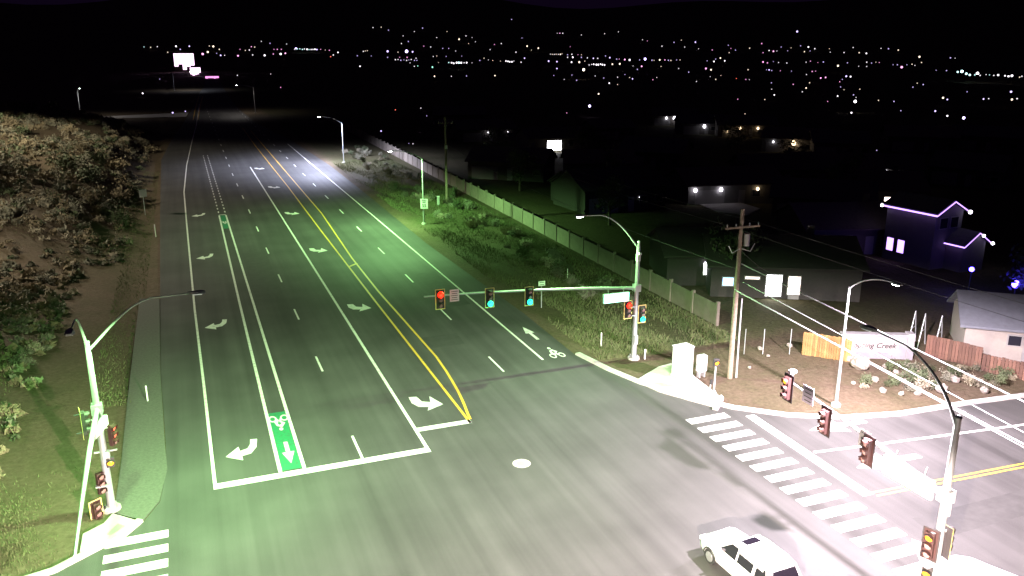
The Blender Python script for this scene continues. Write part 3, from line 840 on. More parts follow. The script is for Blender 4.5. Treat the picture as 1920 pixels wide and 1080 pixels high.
MB().box((0, 0, .98), (.62, .42, 1.15)).build('body', M['cab_white'], t, bevel=.03)
b = MB(); b.box((-.2, 0, .2), (.08, .3, .45)); b.box((.2, 0, .2), (.08, .3, .45)); b.build('leg', M['galv'], t)
MB().box((0, -.22, .98), (.5, .02, .95)).build('door', M['cab_white'], t, bevel=.006)
g = G(1338, 740)
t = thing('pedestrian_post', 'pedestrian signal post at the ramp edge', 'post', (g.x, g.y, .0))
MB().tube([(0, 0, 0), (0, 0, 2.3)], .06, 10).build('post', M['galv'], t)
MB().tube([(0, 0, .1), (0, 0, .3)], [.2, .1], 10).build('base', M['galv'], t)
MB().tube([(-.3, 0, 0), (-.3, 0, 1.0)], .04, 8).build('button_post', M['galv'], t)
MB().box((-.3, -.06, .95), (.16, .1, .3)).build('push_button', M['plastic_black'], t)
HD((g.x - .12, g.y - .2, 2.32), R(-15), {0: 'amber'}, 'pedestrian signal with orange hand beside white cabinets', ped=True)

# ------------------------------------------------------------------ precast wall along the verge
wt = thing('boundary_wall', 'long beige precast panel wall behind the grass verge', 'wall', (38.6, 53.5, 0))
def wallx(y): return 38.55 + (y - 53) * .0135
y = 53.6; panel = None; post = None; k = 0
while y < 262:
    x0, x1 = wallx(y), wallx(y + 3.6)
    za = min(terrain(x0, y), terrain(x1, y + 3.6))
    a = math.atan2(3.6, x1 - x0)
    if panel is None:
        panel = MB().box((0, 0, .85), (3.42, .1, 1.8)).build('panel', M['wall_panel'], wt)
        post = MB().box((0, 0, .95), (.24, .26, 2.05)).build('wall_post', M['wall_panel'], wt)
        po, qo = panel, post
    else:
        po, qo = panel.copy(), post.copy(); col.objects.link(po); col.objects.link(qo)
    dz = random.uniform(-.03, .03)
    po.location = ((x0 + x1)/2 - 38.6, y + 1.8 - 53.5, dz); po.rotation_euler = (0, 0, a)
    qo.location = (x0 - 38.6, y - 53.5, dz); qo.rotation_euler = (0, 0, a)
    y += 3.6; k += 1

# ------------------------------------------------------------------ utility poles and wires
def utility_pole(base, top, label, arms=((.95, 1.3),), riser=False, lean=0.0):
    base = Vector(base)
    t = thing('utility_pole', label, 'utility pole', base, group='wooden utility poles')
    MB().tube([(0, 0, -.2), (lean * .5, 0, top * .5), (lean, 0, top)], [.19, .165, .12], 10).build('shaft', M['wood_pole'], t)
    for fr, hw in arms:
        z = top * fr
        a = MB().box((lean * fr, -.16, z), (hw * 2, .1, .13)).build('crossarm', M['wood_pole'], t)
        b = MB()
        for sx in (-.92, -.4, .4, .92): b.tube([(lean*fr + sx*hw, -.16, z + .06), (lean*fr + sx*hw, -.16, z + .2), (lean*fr + sx*hw, -.16, z + .26)], [.02, .05, .03], 6)
        b.build('insulator', M['galv'], a)
    if riser:
        MB().tube([(.42, -.15, 0), (.42, -.12, 2.2), (.42 + lean*.5, -.1, 5.6)], [.075, .06, .05], 8).build('riser_pipe', M['galv'], t)
    return t
ub = Vector((32.9, 43.84, 0))
up1 = utility_pole(ub, 11.6, 'wooden utility pole by the dirt corner with metal riser pipe', ((.90, 1.3),), True, .0)
b = MB(); b.tube([(.35, -.2, 9.2), (.35, -.2, 10.0)], .2, 10); b.build('transformer', M['sign_back'], up1)
b = MB()
for sx in (-1, 1):
    b.tube([(sx*.1, -.1, 9.0), (sx*.7, -.2, 8.8), (sx*1.0, -.2, 9.3)], .035, 6)
b.build('wire_bracket', M['galv'], up1)
ub2 = G(838, 378); up2 = utility_pole((ub2.x, ub2.y, terrain(ub2.x, ub2.y)), 12.2, 'wooden utility pole between the wall and the speed sign', ((.93, 1.1),))
MB().box((0, -.22, 8.0), (.3, .12, .5)).build('pole_box', M['cab_white'], up2)
ub3 = Vector((35.5, -12, 0)); utility_pole(ub3, 11.6, 'wooden utility pole south of the junction carrying the wires', ((.93, 1.3),))
def wire(a, b_, sag, r, m, label, n=26):
    a, b_ = Vector(a), Vector(b_)
    pts = [a.lerp(b_, i/n) - Vector((0, 0, sag * 4 * (i/n) * (1 - i/n))) for i in range(n + 1)]
    o = MB().tube(pts, r, 5).build('overhead_wire', M[m])
    return tag(o, label, 'wire', 'overhead wires')
def wire_through(px, x0, r, m, label, ya=43.84, yb=-12.0):
    # a cable running parallel to the road at a fixed side distance, through the heights seen at two pixels
    q = [PX(u, v, x0) for u, v in px]
    k = (q[1].z - q[0].z) / (q[1].y - q[0].y)
    return wire((x0, ya, q[0].z + k * (ya - q[0].y)), (x0, yb, q[0].z + k * (yb - q[0].y)), .12, r, m, label)
wire_through([(1590, 590), (1920, 748)], 33.15, .035, 'wire', 'topmost bright cable crossing above the Spring Creek sign')
wire_through([(1590, 655), (1920, 828)], 32.85, .038, 'wire', 'thick bright cable crossing in front of the landscaped rocks')
wire_through([(1600, 662), (1920, 834)], 32.75, .022, 'wire', 'thin cable running just under the thick bright cable')
wire_through([(1650, 664), (1920, 806)], 33.4, .024, 'wire', 'beaded pale cable between the two bright cables')
for sx in (-1.2, 1.2):
    wire((32.9 + sx, 43.68, 10.65), (35.5 + sx, -12.16, 11.0), .5, .010, 'wire_dark', 'thin dark wire high between the wooden poles')
    wire((32.9 + sx, 43.68, 10.65), (ub2.x + sx * .8, ub2.y - .16, 11.4), .8, .010, 'wire_dark', 'thin dark wire high between the wooden poles')
wire((32.9, 43.84, 7.6), (ub2.x, ub2.y, 8.3), .9, .018, 'wire_dark', 'dark cable along the verge between the wooden poles')
# service drop toward the houses
hb = G(1480, 520, 4.0)
wire((32.9, 43.84, 9.0), hb, .5, .012, 'wire_dark', 'thin dark service wire from pole to the lit house')

# ------------------------------------------------------------------ corner: name wall, fences, rocks
sg = G(1634, 672)
yaw = math.atan2(G(1675, 660, .9).y - G(1597, 658, .9).y, G(1675, 660, .9).x - G(1597, 658, .9).x)
t = thing('monument_sign', 'grey monument wall with a white board lettered Spring Creek', 'monument sign', (sg.x, sg.y, -.02), yaw)
MB().box((.15, .3, .85), (4.6, .5, 1.75)).build('wall', M['monument'], t, bevel=.02)
MB().box((.15, .3, 1.78), (4.8, .62, .12)).build('cap', M['monument'], t, bevel=.02)
MB().box((2.6, .3, .95), (.5, .7, 2.0)).build('pillar', M['monument'], t, bevel=.02)
bd = MB().box((.12, .02, 1.0), (3.3, .06, 1.0)).build('board', mat('cream_board', (.36, .31, .29), .6, var=.05), t, bevel=.008)
text_mesh('Spring Creek', .55, 'black', bd, (.12, -.02, 1.0), shear=.25, name='lettering')
def board_fence(a, b_, h_, m, label, bw=.15):
    a, b_ = Vector(a), Vector(b_); d = b_ - a; n = max(1, int(d.length / (bw + .012))); ang = math.atan2(d.y, d.x)
    t = thing('board_fence', label, 'fence', (a.x, a.y, min(terrain(a.x, a.y), 0)), ang)
    proto = None
    L_ = d.length
    for i in range(n):
        hh = h_
        if proto is None:
            proto = MB().box((bw/2, 0, hh/2), (bw, .025, hh)).build('board', m, t); o = proto
        else:
            o = proto.copy(); col.objects.link(o)
        o.location = (i * L_ / n, random.uniform(-.006, .006), random.uniform(-.03, .03))
    for z in (.3, h_ - .3): MB().box((L_/2, .05, z), (L_, .06, .09)).build('rail', m, t)
    k = 0
    while k <= L_ + .01:
        MB().box((k, .1, h_/2 - .1), (.1, .1, h_ + .1)).build('fence_post', m, t); k += 2.4
    return t
board_fence(G(1504, 664), G(1594, 678), 1.75, M['cedar'], 'yellowish cedar board fence ending at the monument wall')
board_fence(G(1735, 664), G(1838, 690), 1.6, M['redfence'], 'reddish board fence between the swing frames and the pale shed', .2)
board_fence(G(1840, 693), G(1945, 716), 1.25, M['redfence'], 'brown board fence in front of the pale small house', .2)
# chain link posts
fp = MB()
for i, u in enumerate((1395, 1430, 1480)):
    g = G(u, 663); 
    tag(MB().tube([(g.x, g.y, -.1), (g.x, g.y, 1.9)], .035, 6).build('fence_post', M['galv']), 'slim steel fence post west of the cedar fence', 'fence post', 'steel fence posts')
# swing set
def a_frame(u, v, h_, label):
    g = G(u, v); t = thing('swing_frame', label, 'swing frame', (g.x, g.y, terrain(g.x, g.y)), R(25), 'swing frames')
    MB().tube([(-.85, 0, -.02), (0, 0, h_)], .045, 6).build('leg', M['galv'], t)
    MB().tube([(.85, 0, -.02), (0, 0, h_)], .045, 6).build('leg', M['galv'], t)
    MB().tube([(-.45, 0, h_ * .5), (.45, 0, h_ * .5)], .03, 6).build('crossbar', M['galv'], t)
    return t
for u, v in ((1709, 642), (1727, 648), (1758, 652)): a_frame(u, v, 2.6, 'grey metal A-frame of a swing set behind the sign')
# rocks
def rock_mesh(seed):
    rnd = random.Random(seed); b = MB(); b.sphere((0, 0, .35), .6, 10, sq=(1, .8, .7))
    b.v = [(x * rnd.uniform(.82, 1.15), y * rnd.uniform(.82, 1.15), max(-.08, z * rnd.uniform(.8, 1.2))) for x, y, z in b.v]
    b.smooth = [False] * len(b.smooth)
    return b
rocks = [rock_mesh(s).build('boulder', M['stone']) for s in (1, 2, 3)]
spots = [(1612, 690, 1.25), (1594, 676, .7), (1765, 735, .75), (1680, 700, .4), (1700, 715, .35), (1655, 735, .45), (1720, 740, .4), (1640, 715, .5), (1790, 715, .55), (1735, 705, .4), (1480, 650, .4), (1425, 655, .35), (1660, 690, .4), (1845, 735, .5), (1600, 720, .3), (1690, 740, .35), (1440, 668, .25), (1405, 690, .25)]
for i, (u, v, s) in enumerate(spots):
    if i < 3: o = rocks[i]
    else: o = rocks[i % 3].copy(); col.objects.link(o)
    g = G(u, v); o.location = (g.x, g.y, terrain(g.x, g.y)); o.scale = (s, s, s); o.rotation_euler = (0, 0, random.uniform(0, 6))
    tag(o, ('large pale boulder in front of the monument sign' if i == 0 else 'small rough rock on the dirt around the monument sign'), 'rock', None if i == 0 else 'landscape rocks')

# ------------------------------------------------------------------ the white SUV
def suv(loc, rz, label):
    t = thing('parked_car' if False else 'suv', label, 'car', loc, rz)
    # stations along y (front = +y): y, z_low, z_belt, half width low, half width belt
    L_ = 4.7
    st = [(2.35, .42, .72, .62, .66), (2.28, .34, .88, .80, .80), (2.0, .30, .98, .89, .86), (1.3, .28, 1.04, .92, .89), (.95, .28, 1.06, .925, .90), (0, .28, 1.08, .93, .905), (-1.2, .28, 1.09, .93, .905), (-1.9, .30, 1.09, .92, .90), (-2.2, .36, 1.06, .90, .88), (-2.33, .46, .98, .80, .80)]
    b = MB(); ring = 8
    for y, zl, zb, wl, wb in st:
        zm = (zl + zb) / 2
        b.v += [(-wl * .86, y, zl), (-wl, y, zl + .1), (-(wl + .015), y, zm), (-wb, y, zb), (wb, y, zb), (wl + .015, y, zm), (wl, y, zl + .1), (wl * .86, y, zl)]
    for i in range(len(st) - 1):
        for k in range(ring):
            b.f.append((i*ring+k, (i+1)*ring+k, (i+1)*ring+(k+1) % ring, i*ring+(k+1) % ring)[::-1]); b.m.append(0); b.smooth.append(True)
    b.f.append(tuple(range(ring))[::-1][::-1]); b.m.append(0); b.smooth.append(False)
    b.f.append(tuple((len(st)-1)*ring + k for k in range(ring))[::-1]); b.m.append(0); b.smooth.append(False)
    b.build('body', M['car_white'], t)
    # cabin: y at belt / roof
    cb = [(1.15, 1.05, .86), (-2.22, 1.05, .86)]; cr = [(.28, 1.72, .68), (-.4, 1.77, .70), (-1.6, 1.76, .69), (-1.98, 1.70, .66)]
    v = []
    for y, z, hw in ((1.2, 1.03, .86), (.30, 1.70, .67), (-.3, 1.76, .69), (-1.5, 1.76, .69), (-1.95, 1.70, .66), (-2.24, 1.04, .85)):
        v.append((-hw, y, z)); v.append((hw, y, z))
    g = MB(); g.add(v, [(0, 1, 3, 2), (2, 3, 5, 4), (4, 5, 7, 6), (6, 7, 9, 8), (8, 9, 11, 10)], 0, False)
    # sides
    bl = [(-.885, 1.2, 1.03), (-.885, .3, 1.04), (-.885, -.3, 1.05), (-.885, -1.5, 1.05), (-.885, -1.95, 1.05), (-.885, -2.24, 1.04)]
    top_ = [v[0], v[2], v[4], v[6], v[8], v[10]]
    for s in (-1, 1):
        for i in range(5):
            q = [bl[i], bl[i+1], top_[i+1], top_[i]]
            q = [(p[0] if s < 0 else -p[0], p[1], p[2]) for p in q]
            g.add(q, [(0, 1, 2, 3) if s > 0 else (3, 2, 1, 0)])
    g.build('cabin', M['car_white'], t)
    def side_glass(name, pts, s):
        # points given as (y, fraction up the window side); pushed a little proud
        q = []
        for y, f in pts:
            xx = -(.885 + (.68 - .885) * f) - .012; q.append(((xx if s < 0 else -xx), y, 1.05 + .68 * f))
        MB().add(q, [tuple(range(len(q)))[::-1] if s < 0 else tuple(range(len(q)))]).build(name, M['glass'], t)
    for s in (-1, 1):
        side_glass('side_window', [(.92, .08), (-.12, .08), (-.12, .86), (.28, .84)], s)
        side_glass('side_window', [(-.22, .08), (-1.12, .08), (-1.12, .86), (-.22, .88)], s)
        side_glass('side_window', [(-1.28, .12), (-1.98, .12), (-1.78, .82), (-1.28, .84)], s)
    def on_quad(a, b_, c, d, u0, u1, w0, w1, off):
        a, b_, c, d = map(Vector, (a, b_, c, d)); n_ = (b_ - a).cross(d - a).normalized()
        if n_.z < 0: n_ = -n_
        P = lambda u, w_: a.lerp(b_, u).lerp(d.lerp(c, u), w_) + n_ * off
        return [P(u0, w0), P(u1, w0), P(u1, w1), P(u0, w1)]
    MB().add(on_quad(v[0], v[1], v[3], v[2], .06, .94, .1, .93, .012), [(0, 1, 2, 3)]).build('windscreen', M['glass'], t)
    MB().add(on_quad(v[10], v[11], v[9], v[8], .08, .92, .22, .9, .012), [(3, 2, 1, 0)]).build('rear_window', M['glass'], t)
    MB().add(on_quad(v[2], v[3], v[5], v[4], .22, .78, .15, .85, .012), [(0, 1, 2, 3)]).build('sunroof', M['glass'], t)
    for s in (-1, 1):
        MB().tube([(s*.60, .1, 1.76), (s*.62, -.3, 1.82), (s*.62, -1.5, 1.82), (s*.58, -1.8, 1.76)], .022, 6).build('roof_rail', M['rim'], t)
        for y in (1.45, -1.42):
            w_ = MB(); w_.tube([(s*.73, y, .36), (s*.75, y, .36), (s*.92, y, .36), (s*.945, y, .36)], [.33, .36, .36, .33], 20); wo = w_.build('wheel', M['tyre'], t)
            r_ = MB(); r_.tube([(s*.94, y, .36), (s*.957, y, .36)], [.235, .22], 16)
            for k in range(5):
                a = k * 1.2566
                r_.box((s*.962, y + .11*math.cos(a), .36 + .11*math.sin(a)), (.012, .05, .2), rot=Matrix.Rotation(a - math.pi/2, 3, 'X'))
            r_.build('rim', M['rim'], wo)
            ar = MB(); pts = []
            for k in range(11):
                a = math.pi * k / 10
                for rr in (.37, .44): pts.append((s*.944, y + rr*math.cos(a), .36 + rr*math.sin(a)))
            ar.add(pts, [(2*k, 2*k+1, 2*k+3, 2*k+2) for k in range(10)]); ar.build('wheel_arch', M['plastic_black'], t)
        tl = MB().box((s*.80, -2.27, 1.0), (.16, .12, .42)).build('tail_light', M['tail'], t, bevel=.02)
        MB().box((s*.66, 2.3, .78), (.34, .1, .16)).build('headlight', M['sign_white'], t, bevel=.02)
        MB().box((s*1.0, .78, 1.12), (.2, .1, .14)).build('wing_mirror', M['car_white'], t, bevel=.03)
        for y in (.0, -1.0): MB().box((s*.945, y - .02, .93), (.02, .16, .03)).build('door_handle', M['rim'], t)
        for y in (.98, -.17, -1.2): MB().box((s*.938, y, .72), (.006, .012, .62)).build('door_seam', M['plastic_black'], t)
    MB().box((0, -2.35, .52), (1.5, .1, .22)).build('bumper', M['plastic_black'], t, bevel=.03)
    MB().box((0, -2.36, .82), (.5, .02, .14)).build('number_plate', M['sign_white'], t)
    MB().box((0, 2.36, .62), (1.1, .04, .2)).build('grille', M['plastic_black'], t)
    return t
fw = G(1337, 1052)
suv((fw.x + .72, fw.y - 1.5, .0), R(3), 'white SUV driving across the junction, sunroof closed')

# ------------------------------------------------------------------ brush and grass
def shrub_mesh(seed, n, sq=(1, 1, .75), leaf=.11):
    rnd = random.Random(seed); b = MB()
    for k in range(9):
        a = rnd.uniform(0, 6.28); r = rnd.uniform(.4, .85)
        e = Vector((math.cos(a) * r * sq[0], math.sin(a) * r * sq[1], rnd.uniform(.35, 1.1) * sq[2]))
        b.tube([(0, 0, -.05), e * .5 + Vector((0, 0, .08)), e], [.035, .02, .008], 3, 1, caps=False)
    clumps = [(Vector((rnd.gauss(0, .38) * sq[0], rnd.gauss(0, .38) * sq[1], rnd.uniform(.25, 1.05) * sq[2])), rnd.uniform(.18, .36)) for _ in range(16)]
    for k in range(n):
        c, cr = rnd.choice(clumps)
        p = c + Vector((rnd.gauss(0, 1), rnd.gauss(0, 1), rnd.gauss(0, 1))) * cr * .6
        p.z = max(.03, p.z)
        u = Vector((rnd.gauss(0, 1), rnd.gauss(0, 1), rnd.gauss(0, 1))).normalized(); w_ = u.orthogonal().normalized()
        s = leaf * rnd.uniform(.6, 1.4)
        b.add([p - u * s, p + w_ * s * .45, p + u * s, p - w_ * s * .45], [(0, 1, 2, 3)])
    return b
SH = []
for i, (lf, sq) in enumerate((('leaf1', (1, 1, .75)), ('leaf2', (.9, .9, .95)), ('leaf3', (1.1, 1, .6)), ('leaf4', (1, 1, .65)), ('leaf1', (.85, .95, .9)), ('leaf3', (.9, 1.1, .8)))):
    me = shrub_mesh(20 + i, 420, sq).build('shrub', [M[lf], M['twig']])
    SH.append(me)
first = [True] * len(SH)
SHLAB = ['grey-green sagebrush', 'dark green bushy shrub', 'dry brown brush', 'pale rabbitbrush', 'tall grey-green sagebrush', 'tall dry brown brush']
def shrub(kind, x, y, s, where, group):
    if first[kind]: o = SH[kind]; first[kind] = False
    else: o = SH[kind].copy(); col.objects.link(o)
    o.location = (x, y, terrain(x, y)); o.scale = (s, s, s * random.uniform(.85, 1.2)); o.rotation_euler = (0, 0, random.uniform(0, 6.28))
    return tag(o, SHLAB[kind] + ' ' + where, 'shrub', group)
cnt = 0; placed = []
tries = 0
while cnt < 165 and tries < 9000:
    tries += 1
    y = random.uniform(60, 235) if random.random() < .85 else random.uniform(42, 62)
    xmin = -7.6 - (y - 30) * .28
    x = random.uniform(xmin, -7.2 - max(0, (75 - y)) * .12)
    if y < 100 and x > -11.5 + (y - 60) * .02 and y > 46: continue           # the bare track
    s = random.choice((.8, 1.0, 1.3, 1.6, 1.9)) * (1.0 if y > 100 else .45)
    if any((x - a)**2 + (y - c)**2 < (s * .7 + d * .7)**2 for a, c, d in placed): continue
    placed.append((x, y, s))
    shrub(random.choice((0, 0, 1, 2, 2, 3, 4, 5, 5)), x, y, s, 'on the slope left of the road', 'brush on the left slope'); cnt += 1
tries = 0; cnt = 0
while cnt < 78 and tries < 4000:
    tries += 1
    y = random.uniform(60, 185)
    x = random.uniform(29.5, 37.5) if y > 100 else random.uniform(31.8, 36.0)
    if abs(x - s1.x) < 2.5 and 96 < y < 104: continue
    s = random.uniform(.45, 1.15)
    if any((x - a)**2 + (y - c)**2 < (s * .55 + d * .55)**2 for a, c, d in placed): continue
    placed.append((x, y, s)); cnt += 1
    shrub(random.choice((0, 1, 1, 3, 4)), x, y, s, 'on the verge before the beige wall', 'brush on the grass verge')
for i in range(42):
    u = random.uniform(1600, 1905); v = 668 + (u - 1600) * .10 + random.uniform(-4, 62 - (u - 1600) * .09)
    g = G(u, v); shrub(random.choice((0, 1, 3, 1)), g.x, g.y, random.uniform(.3, .75), 'in the landscaping by the monument sign', 'brush by the monument sign')
def brush_cover(n, per):
    b = MB(); mats_ = [M['leaf1'], M['leaf2'], M['leaf3'], M['leaf4']]; rnd = random.Random(77)
    k = 0
    while k < n:
        y = 48 + 190 * rnd.random() ** .9
        lim = -10.6 if y < 92 else -7.4
        x = rnd.uniform(-9 - (y - 20) * .27, lim)
        if math.sin(x * .55 + y * .21) + math.sin(y * .13 - x * .3) + rnd.gauss(0, .7) < -.6: continue
        k += 1
        z = terrain(x, y); s = rnd.uniform(.3, 1.0) * (1.1 if y > 100 else .55); mi = rnd.choice((0, 0, 1, 2, 2, 3))
        for j in range(per):
            a = rnd.uniform(0, 6.28); rr = s * math.sqrt(rnd.random()) * .9; zz = s * rnd.uniform(.05, 1) * math.sqrt(max(.05, 1 - (rr / s) ** 2))
            px_, py_, pz_ = x + rr * math.cos(a), y + rr * math.sin(a), z + zz
            l = rnd.uniform(.07, .17); d1 = (rnd.gauss(0, l), rnd.gauss(0, l), rnd.gauss(0, l)); d2 = (rnd.gauss(0, l), rnd.gauss(0, l), rnd.gauss(0, l))
            o = len(b.v); b.v += [(px_ - d1[0], py_ - d1[1], pz_ - d1[2]), (px_ + d1[0], py_ + d1[1], pz_ + d1[2]), (px_ + d2[0], py_ + d2[1], pz_ + d2[2])]
            b.f.append((o, o + 1, o + 2)); b.m.append(mi); b.smooth.append(False)
    o = b.build('low_brush', mats_); o['kind'] = 'stuff'; return tag(o, 'low dry brush covering the slope left of the road', 'brush')
brush_cover(2600, 60)
def grass_patch(name, n, fn, h0, h1, label, m='grass'):
    b = MB(); 
    for k in range(n):
        x, y = fn(); z = terrain(x, y) - .02
        a = random.uniform(0, 6.28); hh = random.uniform(h0, h1); w_ = .03 * random.uniform(.7, 1.5)
        dx, dy = math.cos(a) * w_, math.sin(a) * w_; lx, ly = random.gauss(0, .3) * hh, random.gauss(0, .3) * hh
        b.v += [(x - dx, y - dy, z), (x + dx, y + dy, z), (x + lx, y + ly, z + hh)]
        o = len(b.v) - 3; b.f.append((o, o+1, o+2)); b.m.append(0); b.smooth.append(False)
    o = b.build(name, M[m]); o['kind'] = 'stuff'; return tag(o, label, 'grass')
def f_verge():
    while True:
        y = 50 + 115 * random.random() ** 1.5; x = random.uniform(26.2, 38.2)
        c = math.sin(x * 1.3 + y * .31) + math.sin(y * .17 - x * .7) + random.gauss(0, .6)
        if x - 26 > 2 or c > 0.3:
            if c > -0.7: return x, y
def f_left():
    while True:
        y = random.uniform(36, 125); x = random.uniform(-7.0 - (y - 20) * .24, -6.4)
        c = math.sin(x * .9 + y * .41) + math.sin(y * .23 - x * .5) + random.gauss(0, .7)
        if c > 1.0 and not (46 < y < 92 and x > -11.8 - (y - 46) * .02): return x, y
def f_ditch(): 
    y = 54 + 110 * random.random() ** 1.3; return random.uniform(-7.0, -4.4) - .3, y
grass_patch('verge_grass', 52000, f_verge, .10, .38, 'dry green grass on the verge before the wall')
grass_patch('slope_grass', 9000, f_left, .05, .2, 'sparse dry grass on the left slope', 'grass')
grass_patch('ditch_grass', 6000, f_ditch, .08, .28, 'tall grass in the ditch beside the left shoulder')

def tree(x, y, h_, r, label, group):
    t = thing('tree', label, 'tree', (x, y, terrain(x, y)), random.uniform(0, 6), group)
    b = MB(); b.tube([(0, 0, -.1), (.1, 0, h_ * .3), (0, .1, h_ * .75)], [.22, .16, .05], 7)
    for k in range(6):
        a = k * 1.05 + random.random(); z = h_ * random.uniform(.3, .6)
        b.tube([(0, 0, z), (math.cos(a) * r * .4, math.sin(a) * r * .4, z + h_ * .12), (math.cos(a) * r * .75, math.sin(a) * r * .75, z + h_ * .2)], [.09, .06, .02], 5)
    b.build('trunk', M['bark'], t)
    b = MB(); cl = []
    for k in range(14):
        a = random.uniform(0, 6.28); rr = r * math.sqrt(random.random()) * .8
        cl.append((Vector((math.cos(a) * rr, math.sin(a) * rr, h_ * random.uniform(.42, .95))), r * random.uniform(.22, .42)))
    for k in range(900):
        c, cr = random.choice(cl)
        p = c + Vector((random.gauss(0, 1), random.gauss(0, 1), random.gauss(0, 1))) * cr * .55
        u = Vector((random.gauss(0, 1), random.gauss(0, 1), random.gauss(0, 1))).normalized(); w_ = u.orthogonal().normalized(); s = random.uniform(.14, .3)
        b.add([p - u * s, p + w_ * s * .5, p + u * s, p - w_ * s * .5], [(0, 1, 2, 3)])
    b.build('crown', M['leaf2'], t)
for i, (x, y, h_, r) in enumerate([(46, 62, 6, 2.6), (49, 92, 6, 2.5), (60, 112, 7, 3), (90, 96, 8, 3.4), (48, 120, 6, 2.6), (70, 135, 7, 3), (100, 120, 8, 3.4), (66, 47, 5.5, 2.4), (110, 150, 8, 3.5), (78, 160, 7, 3), (55, 150, 7, 3)]):
    tree(x, y, h_, r, 'dark leafy tree among the houses behind the wall', 'trees among the houses')

# ------------------------------------------------------------------ houses
def house(loc, rz, wd, dp, hh, pitch, ci, label, group=None, lights=(), lit=(), windows=2, garage=True, roof=None, windark='window_dark', wallm=None):
    """front faces local -y, ridge along x. lights: (x, z, material, radius) on the front; lit: (x, z, w, h, material)"""
    t = thing('house', label, 'house', loc, rz, group)
    x, y = wd/2, dp/2
    b = MB()
    rh = pitch * y
    b.add([(-x, -y, -.3), (x, -y, -.3), (x, y, -.3), (-x, y, -.3), (-x, -y, hh), (x, -y, hh), (x, y, hh), (-x, y, hh), (-x, 0, hh + rh), (x, 0, hh + rh)],
          [(0, 1, 5, 4), (1, 2, 6, 9, 5), (2, 3, 7, 6), (3, 0, 4, 8, 7)])
    b.build('wall', wallm or M['stucco'][ci % 4], t)
    r = MB(); o_ = .45; k = pitch
    for s in (-1, 1):
        ye = s * (y + o_); ze = hh - k * o_
        vs = [(-x - o_, ye, ze), (x + o_, ye, ze), (x + o_, 0, hh + rh), (-x - o_, 0, hh + rh)]
        vs += [(a[0], a[1], a[2] + .16) for a in vs]
        f = [(4, 5, 6, 7), (3, 2, 1, 0), (0, 1, 5, 4), (1, 2, 6, 5), (3, 0, 4, 7)]
        r.add(vs, f if s < 0 else [tuple(reversed(q)) for q in f])
    ro = r.build('roof', roof or M['roof'][ci % 3], t)
    MB().box((x * .5, dp * .2, hh + rh + .1), (.6, .6, 1.3)).build('chimney', M['stucco'][(ci + 1) % 4], ro)
    MB().box((x * .12, -y - .02, 1.02), (.95, .06, 2.05)).build('door', M['trim'], t)
    if garage: MB().box((-x * .55, -y - .02, 1.1), (min(4.6, wd * .36), .05, 2.2)).build('garage_door', M['trim'], t)
    for i in range(windows):
        wx = x * (.42 + .4 * i / max(1, windows - 1))
        wo = MB().box((wx, -y - .02, 1.55), (1.3, .06, 1.1)).build('window', M['trim'], t)
        MB().box((wx, -y - .055, 1.55), (1.14, .02, .94)).build('pane', M[windark], wo)
    for lx, lz, w_, h_, m in lit:
        wo = MB().box((lx, -y - .03, lz), (w_ + .2, .08, h_ + .2)).build('window', M['trim'], t)
        MB().box((lx, -y - .08, lz), (w_, .02, h_)).build('pane', M[m], wo)
    for lx, lz, m, rad in lights:
        MB().sphere((lx, -y - .12 - rad, lz), rad, 8, sq=(1, 1, 1.2)).build('porch_lamp', M[m], t)
    return t
def face_cam(x, y, off=0.0): return math.atan2(-x, y) * 1.0 + off      # front turned to the road side
def hz_(x, y): return terrain(x, y)
def place_house(u, v, z, wd, dp, hh, pitch, ci, label, off, lights, lit=(), grp=None, **k):
    g = G(u, v, z); rz = math.atan2(g.y, g.x) - math.pi/2 + off
    # g is the lamp on the front wall: put the wall behind it
    n_ = Vector((math.sin(rz), -math.cos(rz), 0)); ax_ = Vector((math.cos(rz), math.sin(rz), 0))
    c = Vector((g.x, g.y, 0)) - n_ * (dp/2 + .3) - ax_ * (lights[0][0] if lights else (lit[0][0] if lit else 0))
    return house((c.x, c.y, terrain(c.x, c.y)), rz, wd, dp, hh, pitch, ci, label, grp, lights, lit, **k)
# three-lamp house with a pale driveway
h1 = place_house(1304, 348, 2.3, 15, 9, 3.0, .4, 1, 'house with three bright lamps over a pale driveway', R(24), [(-6.6, 2.3, 'led_spot', .26), (-2.6, 2.3, 'led_spot', .26), (3.2, 2.2, 'porch_y', .22)])
dv = [G(1312, 372, -.9), G(1375, 381, -.9), G(1425, 396, -.9), G(1400, 408, -.9), G(1345, 402, -.9), G(1312, 388, -.9)]
dv = [(q.x, q.y) for q in dv]
structure('driveway', MB().prism(dv, -1.4, max(terrain(*q) for q in dv) + .04), M['concrete'])
# house with bright patio doors
place_house(1452, 534, 1.3, 13, 9, 3.0, .4, 0, 'house with blazing white patio doors behind the utility pole', R(12), [], [(-1.0, 1.25, 1.3, 1.9, 'window_white'), (.75, 1.3, 1.0, 1.6, 'window_lit'), (-2.9, 1.9, 1.2, .16, 'window_lit'), (-5.0, 1.5, .9, .7, 'window_blue')], wallm=M['shade_darkened_siding'], garage=False, windows=0, roof=M['shade_darkened_siding'])
place_house(1322, 505, 1.6, 11, 8, 3.0, .4, 2, 'low house with pale bluish window past the wall end', R(16), [(-2.0, 2.2, 'led_spot', .12)], [(-1.7, 1.6, .7, 1.0, 'window_white'), (.2, 1.3, .9, .6, 'window_blue')], wallm=M['shade_darkened_siding'], garage=False, windows=0, roof=M['shade_darkened_siding'])
